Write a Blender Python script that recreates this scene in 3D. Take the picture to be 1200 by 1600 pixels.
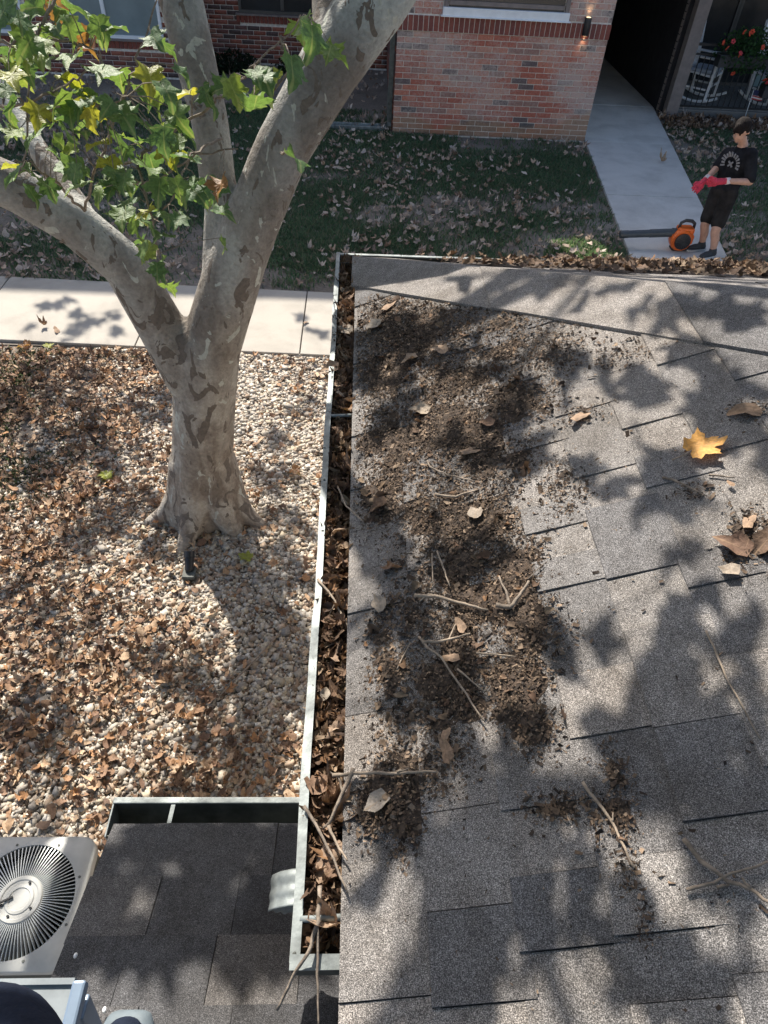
import bpy, math, random
import numpy as np
from mathutils import Vector, Matrix
for _o in list(bpy.data.objects): bpy.data.objects.remove(_o, do_unlink=True)
SC = bpy.context.scene
COL = SC.collection
random.seed(7); RNG = np.random.default_rng(11)
rad = math.radians

# ------------------------------------------------------------------ camera
CAMH = 4.2; FPX = 1065.0
def _n(v): v = np.array(v, float); return v/np.linalg.norm(v)
_Z = _n((67, 1048, -1065)); _Y = np.array([-29, 1050, 1065.]); _Y = _n(_Y-_Z*_Y.dot(_Z)); _X = -np.cross(_Y, _Z)
RW = np.array([_X, _Y, _Z])
cam = bpy.data.cameras.new('camera'); cam_o = bpy.data.objects.new('camera', cam); COL.objects.link(cam_o)
_r = RW@np.array([1, 0, 0]); _u = RW@np.array([0, 1, 0]); _b = -(RW@np.array([0, 0, 1]))
M = Matrix(((_r[0], _u[0], _b[0], 0), (_r[1], _u[1], _b[1], 0), (_r[2], _u[2], _b[2], CAMH), (0, 0, 0, 1)))
cam_o.matrix_world = M
cam.sensor_fit = 'VERTICAL'; cam.sensor_height = 32; cam.lens = FPX/1600*32
cam.clip_start = 0.05; cam.clip_end = 500
SC.camera = cam_o
# ------------------------------------------------------------------ light
SUN_AZ, SUN_EL = rad(-22), rad(43)
SDIR = np.array([math.sin(SUN_AZ)*math.cos(SUN_EL), math.cos(SUN_AZ)*math.cos(SUN_EL), math.sin(SUN_EL)])
W = bpy.data.worlds.new('World'); SC.world = W; W.use_nodes = True
nt = W.node_tree; bg = nt.nodes['Background']
sky = nt.nodes.new('ShaderNodeTexSky'); sky.sky_type = 'NISHITA'; sky.sun_disc = False
sky.sun_elevation = SUN_EL; sky.sun_rotation = SUN_AZ
nt.links.new(sky.outputs[0], bg.inputs[0]); sky.dust_density = 2.0; sky.ozone_density = .5; sky.air_density = .9; bg.inputs[1].default_value = 0.118
sl = bpy.data.lights.new('sun', 'SUN'); sl.energy = 5.0; sl.angle = rad(0.53); sl.color = (1, .94, .84)
so = bpy.data.objects.new('sun', sl); COL.objects.link(so)
so.rotation_euler = Vector(SDIR).to_track_quat('Z', 'Y').to_euler(); so.location = (0, 10, 20)
SC.view_settings.view_transform = 'Standard'; SC.view_settings.look = 'None'
SC.view_settings.gamma = 1; SC.view_settings.exposure = 0.92
SC.view_settings.use_curve_mapping = False

# ------------------------------------------------------------------ helpers
def P(u, v, z=None, y=None, x=None):
    """point of the place seen at photo pixel (u, v) on the plane z / y / x"""
    d = RW@np.array([u-600, 800-v, FPX])
    t = (z-CAMH)/d[2] if z is not None else (y/d[1] if y is not None else x/d[0])
    return np.array([0, 0, CAMH])+d*t
PITCH = 0.42; EZ = 2.45; FARY = 3.73
def roofz(x, y=0): return EZ+PITCH*x
def RP(u, v, lift=0.0):
    d = RW@np.array([u-600, 800-v, FPX]); t = (EZ+lift-CAMH)/(d[2]-PITCH*d[0])
    return np.array([0, 0, CAMH])+d*t

def tag(o, label=None, cat=None, group=None, kind=None):
    if label: o['label'] = label
    if cat: o['category'] = cat
    if group: o['group'] = group
    if kind: o['kind'] = kind
    return o
def empty(name, loc=(0, 0, 0), rz=0):
    o = bpy.data.objects.new(name, None); COL.objects.link(o); o.location = loc; o.rotation_euler = (0, 0, rz)
    o.empty_display_size = .1
    return o
def link(name, me, mat, parent=None, smooth=False):
    o = bpy.data.objects.new(name, me); COL.objects.link(o)
    if mat is not None and not me.materials: me.materials.append(mat)
    if smooth:
        me.polygons.foreach_set('use_smooth', [True]*len(me.polygons))
    if parent is not None: o.parent = parent
    return o
def dup(o, parent=None, loc=None, rot=None, scale=None, name=None):
    c = o.copy(); COL.objects.link(c); c.parent = parent
    if loc is not None: c.location = loc
    if rot is not None: c.rotation_euler = rot
    if scale is not None: c.scale = scale
    return c
def dup_tree(o, parent=None):
    c = dup(o, parent)
    for ch in list(o.children): dup_tree(ch, c)
    return c
class MB:
    def __init__(s): s.v = []; s.f = []
    def add(s, v, f):
        b = len(s.v); s.v += [tuple(float(c) for c in p) for p in v]; s.f += [tuple(i+b for i in q) for q in f]; return s
    def box(s, c, d, rz=0, rot=None, bev=0):
        x, y, z = d[0]/2, d[1]/2, d[2]/2
        R = rot if rot is not None else Matrix.Rotation(rz, 3, 'Z')
        if bev > 0:
            v = []; b = bev
            for sx in (-1, 1):
                for sy in (-1, 1):
                    for sz in (-1, 1):
                        v += [(sx*(x-b), sy*(y-b), sz*z), (sx*(x-b), sy*y, sz*(z-b)), (sx*x, sy*(y-b), sz*(z-b))]
            import bmesh
            bm = bmesh.new(); vs = [bm.verts.new(p) for p in v]
            bmesh.ops.convex_hull(bm, input=vs)
            bm.verts.index_update()
            vv = [R@q.co+Vector(c) for q in bm.verts]; ff = [[q.index for q in f.verts] for f in bm.faces]; bm.free()
            return s.add(vv, ff)
        v = [R@Vector((sx*x, sy*y, sz*z))+Vector(c) for sx in (-1, 1) for sy in (-1, 1) for sz in (-1, 1)]
        return s.add(v, [(0, 1, 3, 2), (4, 6, 7, 5), (0, 4, 5, 1), (2, 3, 7, 6), (0, 2, 6, 4), (1, 5, 7, 3)])
    def bar(s, a, b, w, h=None):
        a, b = Vector(a), Vector(b); d = b-a; h = h or w
        return s.box((a+b)/2, (w, h, d.length), rot=d.to_track_quat('Z', 'Y').to_matrix())
    def tube(s, pts, r, n=8, cap=True, jit=0):
        pts = [Vector([float(c) for c in p]) for p in pts]; m = len(pts)
        if not hasattr(r, '__len__'): r = [r]*m
        v = []; up = None
        for i, p in enumerate(pts):
            t = (pts[min(i+1, m-1)]-pts[max(i-1, 0)]).normalized()
            if up is None: up = Vector((0, 0, 1)) if abs(t.z) < .9 else Vector((1, 0, 0))
            a = t.cross(up).normalized(); up = a.cross(t).normalized()
            for k in range(n):
                th = 2*math.pi*k/n; rr = r[i]*(1+jit*(random.random()-.5))
                v.append(p+(a*math.cos(th)+up*math.sin(th))*rr)
        f = [(i*n+k, i*n+(k+1) % n, (i+1)*n+(k+1) % n, (i+1)*n+k) for i in range(m-1) for k in range(n)]
        if cap: f += [tuple(range(n-1, -1, -1)), tuple((m-1)*n+k for k in range(n))]
        return s.add(v, f)
    def lathe(s, prof, c=(0, 0, 0), n=24, rot=None):
        R = rot or Matrix.Identity(3); v = []
        for (r, z) in prof:
            for k in range(n):
                th = 2*math.pi*k/n; v.append(R@Vector((r*math.cos(th), r*math.sin(th), z))+Vector(c))
        m = len(prof)
        f = [(i*n+k, i*n+(k+1) % n, (i+1)*n+(k+1) % n, (i+1)*n+k) for i in range(m-1) for k in range(n)]
        f += [tuple(range(n-1, -1, -1)), tuple((m-1)*n+k for k in range(n))]
        return s.add(v, f)
    def ball(s, c, r, n=12, sq=(1, 1, 1), rot=None):
        m = n//2+1; R = rot or Matrix.Identity(3); v = []
        for i in range(m):
            ph = math.pi*i/(m-1)
            rr, zz = max(math.sin(ph), .02), -math.cos(ph)
            for k in range(n):
                th = 2*math.pi*k/n
                v.append(R@Vector((rr*math.cos(th)*r*sq[0], rr*math.sin(th)*r*sq[1], zz*r*sq[2]))+Vector(c))
        f = [(i*n+k, i*n+(k+1) % n, (i+1)*n+(k+1) % n, (i+1)*n+k) for i in range(m-1) for k in range(n)]
        f += [tuple(range(n-1, -1, -1)), tuple((m-1)*n+k for k in range(n))]
        return s.add(v, f)
    def capsule(s, a, b, ra, rb, n=14):
        a, b = Vector(a), Vector(b); d = b-a; L = d.length
        t = d.normalized() if L > 1e-6 else Vector((0, 0, 1))
        R = t.to_track_quat('Z', 'Y').to_matrix(); prof = []
        for i in range(5):
            ph = -math.pi/2+math.pi/2*i/4; prof.append((max(ra*math.cos(ph), .001), ra*math.sin(ph)))
        for i in range(5):
            ph = math.pi/2*i/4; prof.append((max(rb*math.cos(ph), .001), L+rb*math.sin(ph)))
        return s.lathe(prof, a, n, R)
    def mesh(s, name):
        me = bpy.data.meshes.new(name); me.from_pydata(s.v, [], s.f); me.update(); return me
    def build(s, name, mat, parent=None, smooth=False): return link(name, s.mesh(name), mat, parent, smooth)
def autosmooth(o, ang=35):
    m = o.modifiers.new('es', 'EDGE_SPLIT'); m.split_angle = rad(ang)
    o.data.polygons.foreach_set('use_smooth', [True]*len(o.data.polygons)); return o
def bevel(o, w=.005, seg=2):
    m = o.modifiers.new('bv', 'BEVEL'); m.width = w; m.segments = seg; m.limit_method = 'ANGLE'; return o
def blob(name, chains, mat, parent=None, vox=.012, smooth=6, balls=()):
    """one continuous organic surface out of tapered limbs"""
    b = MB()
    for ch in chains:
        for (p, r), (q, s_) in zip(ch[:-1], ch[1:]): b.capsule(p, q, r, s_)
    for bl in balls: b.ball(*bl)
    o = b.build(name, mat, parent)
    m = o.modifiers.new('rm', 'REMESH'); m.mode = 'VOXEL'; m.voxel_size = vox; m.use_smooth_shade = True
    if smooth:
        m = o.modifiers.new('sm', 'SMOOTH'); m.factor = .5; m.iterations = smooth
    return o
def fast(name, verts, tris, mat, cols=None, parent=None, smooth=False):
    """big triangle mesh from numpy; cols per vertex"""
    verts = np.asarray(verts, np.float32).reshape(-1, 3); tris = np.asarray(tris, np.int32).reshape(-1, 3)
    me = bpy.data.meshes.new(name); me.vertices.add(len(verts)); me.vertices.foreach_set('co', verts.ravel())
    nf = len(tris); me.loops.add(nf*3); me.loops.foreach_set('vertex_index', tris.ravel())
    me.polygons.add(nf); me.polygons.foreach_set('loop_start', np.arange(0, nf*3, 3, dtype=np.int32))
    try: me.polygons.foreach_set('loop_total', np.full(nf, 3, np.int32))
    except Exception: pass
    if smooth: me.polygons.foreach_set('use_smooth', np.ones(nf, bool))
    if cols is not None:
        ca = me.color_attributes.new('Col', 'FLOAT_COLOR', 'POINT')
        c4 = np.ones((len(verts), 4), np.float32); c4[:, :3] = np.asarray(cols, np.float32).reshape(-1, 3); ca.data.foreach_set('color', c4.ravel())
    me.update(); me.validate()
    return link(name, me, mat, parent)
def inst(tv, tf, pos, Rm, sc, jit=0):
    """copies of a template: (n,k,3) vertices and triangles"""
    n, k = len(pos), len(tv)
    v = np.repeat(tv[None], n, 0)
    if jit: v = v*(1+jit*(RNG.random((n, k, 1))-.5))
    v = v*np.asarray(sc).reshape(n, 1, -1)
    v = np.einsum('nij,nkj->nki', Rm, v)+pos[:, None]
    f = tf[None]+(np.arange(n)*k)[:, None, None]
    return v.reshape(-1, 3), f.reshape(-1, 3)
def rotm(yaw, tx, ty):
    cy, sy = np.cos(yaw), np.sin(yaw); cx, sx = np.cos(tx), np.sin(tx); c2, s2 = np.cos(ty), np.sin(ty); o = np.zeros_like(yaw); e = o+1
    A = np.stack([np.stack([cy, -sy, o], -1), np.stack([sy, cy, o], -1), np.stack([o, o, e], -1)], -2)
    B = np.stack([np.stack([e, o, o], -1), np.stack([o, cx, -sx], -1), np.stack([o, sx, cx], -1)], -2)
    C = np.stack([np.stack([c2, o, s2], -1), np.stack([o, e, o], -1), np.stack([-s2, o, c2], -1)], -2)
    return B@C@A
_NG = np.random.default_rng(5).random((64, 64))
def vn(x, y, s):
    x = np.asarray(x)*s+31.7; y = np.asarray(y)*s+17.3; i = np.floor(x).astype(int); j = np.floor(y).astype(int); fx, fy = x-i, y-j
    fx = fx*fx*(3-2*fx); fy = fy*fy*(3-2*fy); g = lambda a, b: _NG[a % 64, b % 64]
    return (g(i, j)*(1-fx)+g(i+1, j)*fx)*(1-fy)+(g(i, j+1)*(1-fx)+g(i+1, j+1)*fx)*fy
def fbm(x, y, s): return .5*vn(x, y, s)+.3*vn(x, y, s*2.3)+.2*vn(x, y, s*5.1)

# ------------------------------------------------------------------ materials
def mat(name):
    m = bpy.data.materials.new(name); m.use_nodes = True; nt = m.node_tree
    return m, nt, nt.nodes['Principled BSDF'], nt.nodes, nt.links
def ramp(ns, stops, interp='LINEAR'):
    r = ns.new('ShaderNodeValToRGB'); cr = r.color_ramp; cr.interpolation = interp
    while len(cr.elements) < len(stops): cr.elements.new(.5)
    for e, (p, c) in zip(cr.elements, stops): e.position = p; e.color = (*c, 1)
    return r
def noise(ns, ls, scale, detail=4, rough=.55, vec=None, dist=0):
    t = ns.new('ShaderNodeTexNoise'); t.inputs['Scale'].default_value = scale; t.inputs['Detail'].default_value = detail
    t.inputs['Roughness'].default_value = rough; t.inputs['Distortion'].default_value = dist
    if vec is not None: ls.new(vec, t.inputs['Vector'])
    return t
def mix(ns, ls, fac, a, b, mode='MIX'):
    m = ns.new('ShaderNodeMix'); m.data_type = 'RGBA'; m.blend_type = mode
    for sock, val in ((m.inputs[0], fac), (m.inputs[6], a), (m.inputs[7], b)):
        if hasattr(val, 'is_linked') or hasattr(val, 'links'): ls.new(val, sock)
        elif isinstance(val, (int, float)): sock.default_value = val
        else: sock.default_value = (*val, 1)
    return m.outputs[2]
def bump(ns, ls, b, h, strength=.3, dist=.01):
    n = ns.new('ShaderNodeBump'); n.inputs['Strength'].default_value = strength; n.inputs['Distance'].default_value = dist
    ls.new(h, n.inputs['Height']); ls.new(n.outputs[0], b.inputs['Normal'])
def plain(name, c, rough=.5, metal=0, var=.12, scale=6, bmp=0, bscale=60, spec=.5):
    m, nt, b, ns, ls = mat(name)
    g = ns.new('ShaderNodeNewGeometry')
    t = noise(ns, ls, scale, 5, .6, g.outputs['Position'])
    lo = tuple(x*(1-var*1.6) for x in c); hi = tuple(min(1, x*(1+var*1.6)) for x in c)
    r = ramp(ns, [(.3, lo), (.7, hi)]); ls.new(t.outputs[0], r.inputs[0]); ls.new(r.outputs[0], b.inputs['Base Color'])
    b.inputs['Roughness'].default_value = rough; b.inputs['Metallic'].default_value = metal
    b.inputs['Specular IOR Level'].default_value = spec
    if bmp:
        t2 = noise(ns, ls, bscale, 4, .6, g.outputs['Position']); bump(ns, ls, b, t2.outputs[0], bmp, .01)
    return m
def attr_mat(name, rough=.8, transl=0, spec=.2, var=.25, scale=60):
    m, nt, b, ns, ls = mat(name)
    a = ns.new('ShaderNodeAttribute'); a.attribute_name = 'Col'
    g = ns.new('ShaderNodeNewGeometry'); t = noise(ns, ls, scale, 3, .6, g.outputs['Position'])
    r = ramp(ns, [(.3, (1-var,)*3), (.7, (1+var*.4,)*3)]); ls.new(t.outputs[0], r.inputs[0])
    c = mix(ns, ls, 1.0, a.outputs['Color'], r.outputs[0], 'MULTIPLY')
    ls.new(c, b.inputs['Base Color']); b.inputs['Roughness'].default_value = rough; b.inputs['Specular IOR Level'].default_value = spec
    if transl:
        tr = ns.new('ShaderNodeBsdfTranslucent'); ls.new(c, tr.inputs[0]); ms = ns.new('ShaderNodeMixShader'); ms.inputs[0].default_value = transl
        ls.new(b.outputs[0], ms.inputs[1]); ls.new(tr.outputs[0], ms.inputs[2]); ls.new(ms.outputs[0], nt.nodes['Material Output'].inputs[0])
    return m
def shingle_mat(name, cols, dirt=0):
    m, nt, b, ns, ls = mat(name)
    g = ns.new('ShaderNodeNewGeometry'); oi = ns.new('ShaderNodeObjectInfo')
    gr = noise(ns, ls, 420, 2, .7, g.outputs['Position']); gr2 = noise(ns, ls, 120, 2, .6, g.outputs['Position'])
    r = ramp(ns, [(.32, cols[0]), (.46, cols[1]), (.56, cols[2]), (.68, cols[3])]); ls.new(gr.outputs[0], r.inputs[0])
    r2 = ramp(ns, [(.3, (.72,)*3), (.7, (1.15,)*3)]); ls.new(gr2.outputs[0], r2.inputs[0])
    c = mix(ns, ls, 1.0, r.outputs[0], r2.outputs[0], 'MULTIPLY')
    rr = ramp(ns, [(0, (.62, .63, .66)), (.35, (.88, .88, .89)), (.6, (1.02, 1.0, .98)), (1, (1.2, 1.15, 1.1))]); ls.new(oi.outputs['Random'], rr.inputs[0])
    c = mix(ns, ls, 1.0, c, rr.outputs[0], 'MULTIPLY')
    gl_ = noise(ns, ls, 17, 5, .7, g.outputs['Position'], .5); r4 = ramp(ns, [(.33, (.78, .77, .76)), (.6, (1.06,)*3)]); ls.new(gl_.outputs[0], r4.inputs[0]); c = mix(ns, ls, 1.0, c, r4.outputs[0], 'MULTIPLY')
    st = noise(ns, ls, 3.1, 6, .65, g.outputs['Position'], .4); r3 = ramp(ns, [(.35, (.74, .71, .68)), (.62, (1.04, 1.03, 1.03))]); ls.new(st.outputs[0], r3.inputs[0])
    c = mix(ns, ls, 1.0, c, r3.outputs[0], 'MULTIPLY')
    ls.new(c, b.inputs['Base Color']); b.inputs['Roughness'].default_value = .88; b.inputs['Specular IOR Level'].default_value = .25
    bump(ns, ls, b, gr.outputs[0], .8, .004)
    return m
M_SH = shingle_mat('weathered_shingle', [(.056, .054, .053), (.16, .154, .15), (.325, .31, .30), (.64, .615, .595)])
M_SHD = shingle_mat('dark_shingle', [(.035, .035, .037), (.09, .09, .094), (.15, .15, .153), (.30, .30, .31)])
M_METAL = plain('painted_aluminium', (.20, .22, .218), .5, .25, .3, 14, .12, 50)
M_METALD = plain('gutter_inside', (.085, .09, .08), .7, .1, .3, 12, .1, 60)
M_WHITE = plain('white_paint', (.78, .79, .80), .5, 0, .05)
M_BLACK = plain('black_metal', (.022, .022, .025), .4, .3, .1)
M_RUBBER = plain('black_plastic', (.03, .032, .036), .5, 0, .15)
M_CONC = None
def concrete(name, c, var=.14):
    m, nt, b, ns, ls = mat(name); g = ns.new('ShaderNodeNewGeometry'); oi = ns.new('ShaderNodeObjectInfo')
    t = noise(ns, ls, 1.7, 7, .62, g.outputs['Position'], .3); t2 = noise(ns, ls, 110, 3, .7, g.outputs['Position'])
    r = ramp(ns, [(.3, tuple(x*(1-var*1.7) for x in c)), (.55, c), (.75, tuple(x*1.08 for x in c))]); ls.new(t.outputs[0], r.inputs[0])
    r2 = ramp(ns, [(.3, (.86,)*3), (.65, (1.05,)*3)]); ls.new(t2.outputs[0], r2.inputs[0])
    r3 = ramp(ns, [(0, (.94,)*3), (1, (1.03,)*3)]); ls.new(oi.outputs['Random'], r3.inputs[0])
    k = mix(ns, ls, 1.0, mix(ns, ls, 1.0, r.outputs[0], r2.outputs[0], 'MULTIPLY'), r3.outputs[0], 'MULTIPLY')
    ls.new(k, b.inputs['Base Color']); b.inputs['Roughness'].default_value = .85; b.inputs['Specular IOR Level'].default_value = .25
    bump(ns, ls, b, t2.outputs[0], .25, .004); return m
M_CONC = concrete('pale_concrete', (.41, .375, .325)); M_CONC2 = concrete('walk_concrete', (.60, .585, .55))
def brick_mat():
    m, nt, b, ns, ls = mat('brick'); g = ns.new('ShaderNodeNewGeometry'); oi = ns.new('ShaderNodeObjectInfo')
    r = ramp(ns, [(0, (.42, .13, .085)), (.28, (.50, .18, .115)), (.45, (.42, .165, .12)), (.6, (.32, .175, .14)), (.74, (.53, .26, .185)), (.9, (.15, .11, .105)), (.96, (.10, .09, .092))], 'CONSTANT')
    ls.new(oi.outputs['Random'], r.inputs[0])
    t = noise(ns, ls, 34, 5, .65, g.outputs['Position']); r2 = ramp(ns, [(.3, (.7,)*3), (.7, (1.2,)*3)]); ls.new(t.outputs[0], r2.inputs[0])
    c = mix(ns, ls, 1.0, r.outputs[0], r2.outputs[0], 'MULTIPLY')
    e = noise(ns, ls, 1.1, 3, .5, g.outputs['Position']); e2 = noise(ns, ls, 26, 5, .75, g.outputs['Position'], .6)
    ma = ns.new('ShaderNodeMath'); ma.operation = 'MULTIPLY'; ls.new(e.outputs[0], ma.inputs[0]); ls.new(e2.outputs[0], ma.inputs[1])
    re = ramp(ns, [(.205, (0, 0, 0)), (.33, (.72,)*3)]); ls.new(ma.outputs[0], re.inputs[0])
    c = mix(ns, ls, re.outputs[0], c, (.52, .42, .37))
    # mud splash along the foot of the wall
    sx = ns.new('ShaderNodeSeparateXYZ'); ls.new(g.outputs['Position'], sx.inputs[0])
    w = ns.new('ShaderNodeMath'); w.operation = 'MULTIPLY_ADD'; ls.new(e.outputs[0], w.inputs[0]); w.inputs[1].default_value = -1.1; ls.new(sx.outputs[2], w.inputs[2])
    rd = ramp(ns, [(0, (.62,)*3), (.12, (0, 0, 0))]);
    w2 = ns.new('ShaderNodeMath'); w2.operation = 'ADD'; ls.new(w.outputs[0], w2.inputs[0]); w2.inputs[1].default_value = .3; ls.new(w2.outputs[0], rd.inputs[0])
    c = mix(ns, ls, rd.outputs[0], c, (.30, .17, .09))
    ls.new(c, b.inputs['Base Color']); b.inputs['Roughness'].default_value = .9; bump(ns, ls, b, t.outputs[0], .3, .006); return m
M_BRICK = brick_mat()
def soldier_mat():
    m, nt, b, ns, ls = mat('soldier_brick'); g = ns.new('ShaderNodeNewGeometry'); oi = ns.new('ShaderNodeObjectInfo')
    r = ramp(ns, [(0, (.21, .062, .045)), (.5, (.26, .08, .058)), (1, (.18, .06, .05))]); ls.new(oi.outputs['Random'], r.inputs[0])
    t = noise(ns, ls, 34, 5, .65, g.outputs['Position']); r2 = ramp(ns, [(.3, (.75,)*3), (.7, (1.2,)*3)]); ls.new(t.outputs[0], r2.inputs[0])
    ls.new(mix(ns, ls, 1.0, r.outputs[0], r2.outputs[0], 'MULTIPLY'), b.inputs['Base Color']); b.inputs['Roughness'].default_value = .85; return m
M_SOLD = soldier_mat()
M_MORTAR = plain('mortar', (.68, .62, .55), .95, 0, .14, 20, .3, 120)
M_BRICKST = attr_mat('brick_far', .9, 0, .2, .35, 30)
M_GLASS = plain('window_glass', (.022, .026, .03), .2, 0, .2, 2, 0, 60, .35)
M_GLASSL = plain('curtained_glass', (.20, .25, .26), .3, 0, .12, 1.5, 0, 60, .5)
M_FRAME = plain('dark_frame', (.07, .065, .06), .5, 0, .1)
M_SIDING = plain('dark_siding', (.030, .028, .030), .8, 0, .15, 5, 0, 60, .15)
M_TRIM = plain('tan_trim', (.20, .165, .15), .7, 0, .12, 8)
M_TEAL = plain('teal_panel', (.17, .25, .25), .6, 0, .1, 3)
M_LEAF = attr_mat('green_leaf', .38, .42, .5, .25, 40)
M_DRY = attr_mat('dry_leaf', .75, .12, .25, .35, 90)
M_TWIG = plain('twig_bark', (.20, .16, .125), .85, 0, .3, 40, .3, 150)
M_TWIGL = plain('pale_twig', (.28, .22, .165), .8, 0, .25, 40, .3, 150)
M_STONE = attr_mat('gravel_stone', .75, 0, .3, .3, 70)
M_GRASS = attr_mat('grass_blade', .6, .5, .2, .15, 3)
M_DIRT = plain('roof_dirt', (.068, .048, .035), .95, 0, .45, 45, .9, 160)
def bark_mat():
    m, nt, b, ns, ls = mat('sycamore_bark'); g = ns.new('ShaderNodeNewGeometry')
    mp = ns.new('ShaderNodeMapping'); mp.inputs['Scale'].default_value = (1, 1, .55); ls.new(g.outputs['Position'], mp.inputs[0])
    n1 = noise(ns, ls, 6.5, 4, .55, mp.outputs[0], 1.0); n2 = noise(ns, ls, 7.5, 3, .55, mp.outputs[0], 1.2); n3 = noise(ns, ls, 38, 5, .65, g.outputs['Position'])
    n4 = noise(ns, ls, 2.1, 2, .5, mp.outputs[0])
    sx = ns.new('ShaderNodeSeparateXYZ'); ls.new(g.outputs['Position'], sx.inputs[0])
    # old brown bark low on the trunk, smooth grey-cream further up
    hz = ns.new('ShaderNodeMapRange'); hz.inputs['From Min'].default_value = .5; hz.inputs['From Max'].default_value = 3.2; ls.new(sx.outputs[2], hz.inputs[0])
    lo = ramp(ns, [(.38, (.23, .185, .145)), (.46, (.31, .26, .21)), (.53, (.38, .33, .27)), (.62, (.47, .42, .355))]); ls.new(n1.outputs[0], lo.inputs[0])
    hi = ramp(ns, [(.40, (.20, .18, .16)), (.46, (.30, .29, .27)), (.52, (.36, .36, .335)), (.6, (.46, .47, .44))]); ls.new(n4.outputs[0], hi.inputs[0])
    c = mix(ns, ls, hz.outputs[0], lo.outputs[0], hi.outputs[0])
    p = ramp(ns, [(.0, (1, 1, 1)), (.40, (1, 1, 1)), (.405, (0, 0, 0))]); ls.new(n2.outputs[0], p.inputs[0])
    c = mix(ns, ls, p.outputs[0], c, (.175, .145, .12))
    p2 = ramp(ns, [(.635, (0, 0, 0)), (.645, (1, 1, 1))]); ls.new(n2.outputs[0], p2.inputs[0])
    c = mix(ns, ls, p2.outputs[0], c, (.50, .50, .44))
    r3 = ramp(ns, [(.3, (.72,)*3), (.7, (1.15,)*3)]); ls.new(n3.outputs[0], r3.inputs[0]); c = mix(ns, ls, 1.0, c, r3.outputs[0], 'MULTIPLY')
    ls.new(c, b.inputs['Base Color']); b.inputs['Roughness'].default_value = .8; b.inputs['Specular IOR Level'].default_value = .3
    ad = ns.new('ShaderNodeMath'); ad.operation = 'MULTIPLY_ADD'; ls.new(p.outputs[0], ad.inputs[0]); ad.inputs[1].default_value = .5; ls.new(n3.outputs[0], ad.inputs[2])
    bump(ns, ls, b, ad.outputs[0], .9, .02); return m
M_BARK = bark_mat()
def soil_mat():
    m, nt, b, ns, ls = mat('soil'); g = ns.new('ShaderNodeNewGeometry')
    n1 = noise(ns, ls, .7, 6, .6, g.outputs['Position']); n2 = noise(ns, ls, 25, 5, .7, g.outputs['Position'])
    r = ramp(ns, [(.3, (.14, .115, .09)), (.55, (.23, .195, .16)), (.75, (.31, .28, .245))]); ls.new(n1.outputs[0], r.inputs[0])
    r2 = ramp(ns, [(.3, (.6,)*3), (.7, (1.2,)*3)]); ls.new(n2.outputs[0], r2.inputs[0])
    ls.new(mix(ns, ls, 1.0, r.outputs[0], r2.outputs[0], 'MULTIPLY'), b.inputs['Base Color']); b.inputs['Roughness'].default_value = .95
    bump(ns, ls, b, n2.outputs[0], .7, .02); return m
M_SOIL = soil_mat()
FARY = 3.71
# ================================================================== SETTING
g = MB(); N = 40; S = 160
g.add([(-S, -S, 0), (S, -S, 0), (S, S, 0), (-S, S, 0)], [(0, 1, 2, 3)])
tag(g.build('ground', M_SOIL), kind='structure')

def slab(name, quad, z0, z1, m, parent):
    v = [(x, y, z0) for x, y in quad]+[(x, y, z1) for x, y in quad]
    o = MB().add(v, [(3, 2, 1, 0), (4, 5, 6, 7), (0, 1, 5, 4), (1, 2, 6, 5), (2, 3, 7, 6), (3, 0, 4, 7)]).build(name, m, parent)
    return bevel(o, .008, 2)
# sidewalk running across the yard
sw = MB().box((-2.6, 7.25, .004), (14.4, 1.36, .02)).build('sidewalk', M_SOIL); tag(sw, kind='structure')
xs = [-9.6, -7.8, -6.05, -4.28, -2.42, -.62, 1.2, 3.0, 4.75]
def wy(x): return -.036*(x+2)+.01*math.sin(x*.6)
for a, b in zip(xs[:-1], xs[1:]):
    slab('slab', [(a+.006, 6.56+wy(a)), (b-.006, 6.56+wy(b)), (b-.006, 7.97+wy(b)), (a+.006, 7.97+wy(a))], -.05, .045, M_CONC, sw)
# walkway leading past the person into the breezeway
wk = MB().add([(3.8, 8.0, .012), (5.1, 8.0, .012), (7.0, 23, .012), (5.2, 23, .012)], [(0, 1, 2, 3)]).build('walkway', M_SOIL); tag(wk, kind='structure')
def wl(y): return 3.82+.098*(y-9)
def wr(y): return 5.24+.155*(y-9.1)
ys = [7.99, 9.2, 11.52, 14.19, 16.7, 19.6, 23]
for a, b in zip(ys[:-1], ys[1:]):
    slab('slab', [(wl(a), a+.006), (wr(a), a+.006), (wr(b), b-.006), (wl(b), b-.006)], -.05, .04+random.random()*.006, M_CONC2, wk)

# ================================================================== BRICK APARTMENT BUILDING
WY = 14.27; X0, X1 = .615, 4.32
bld = empty('apartment_building', (2.4, WY, 0))
tag(bld, 'red brick apartment building with soldier course and white window sill across the lawn', 'building')
def par(o, p):
    o.parent = p; o.matrix_parent_inverse = Matrix.Translation(-Vector(p.location)); return o
rowh = .0795+.011; SOL0, SOL1 = 1.655, 1.885
core = MB()
for xa_, xb_, h_ in ((X0+.003, 1.62, 4.5), (1.62, X1-.003, 6.4)): core.box(((xa_+xb_)/2, (WY-.0195+23)/2, h_/2), (xb_-xa_, 23-WY+.0195, h_))  # unseen left top kept lower so a sun patch reaches the grass
core.box(((X0+X1)/2, WY-.0305, (SOL0+SOL1)/2), (X1-X0-.006, .03, SOL1-SOL0-.002))
par(core.build('wall', M_MORTAR), bld)
BL, BH, JT = .272, .0795, .011
def brick_mesh(L, H=BH, D=.05):
    return MB().box((0, 0, 0), (L, D, H), bev=.004).mesh('brick')
_bm = {}
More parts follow.
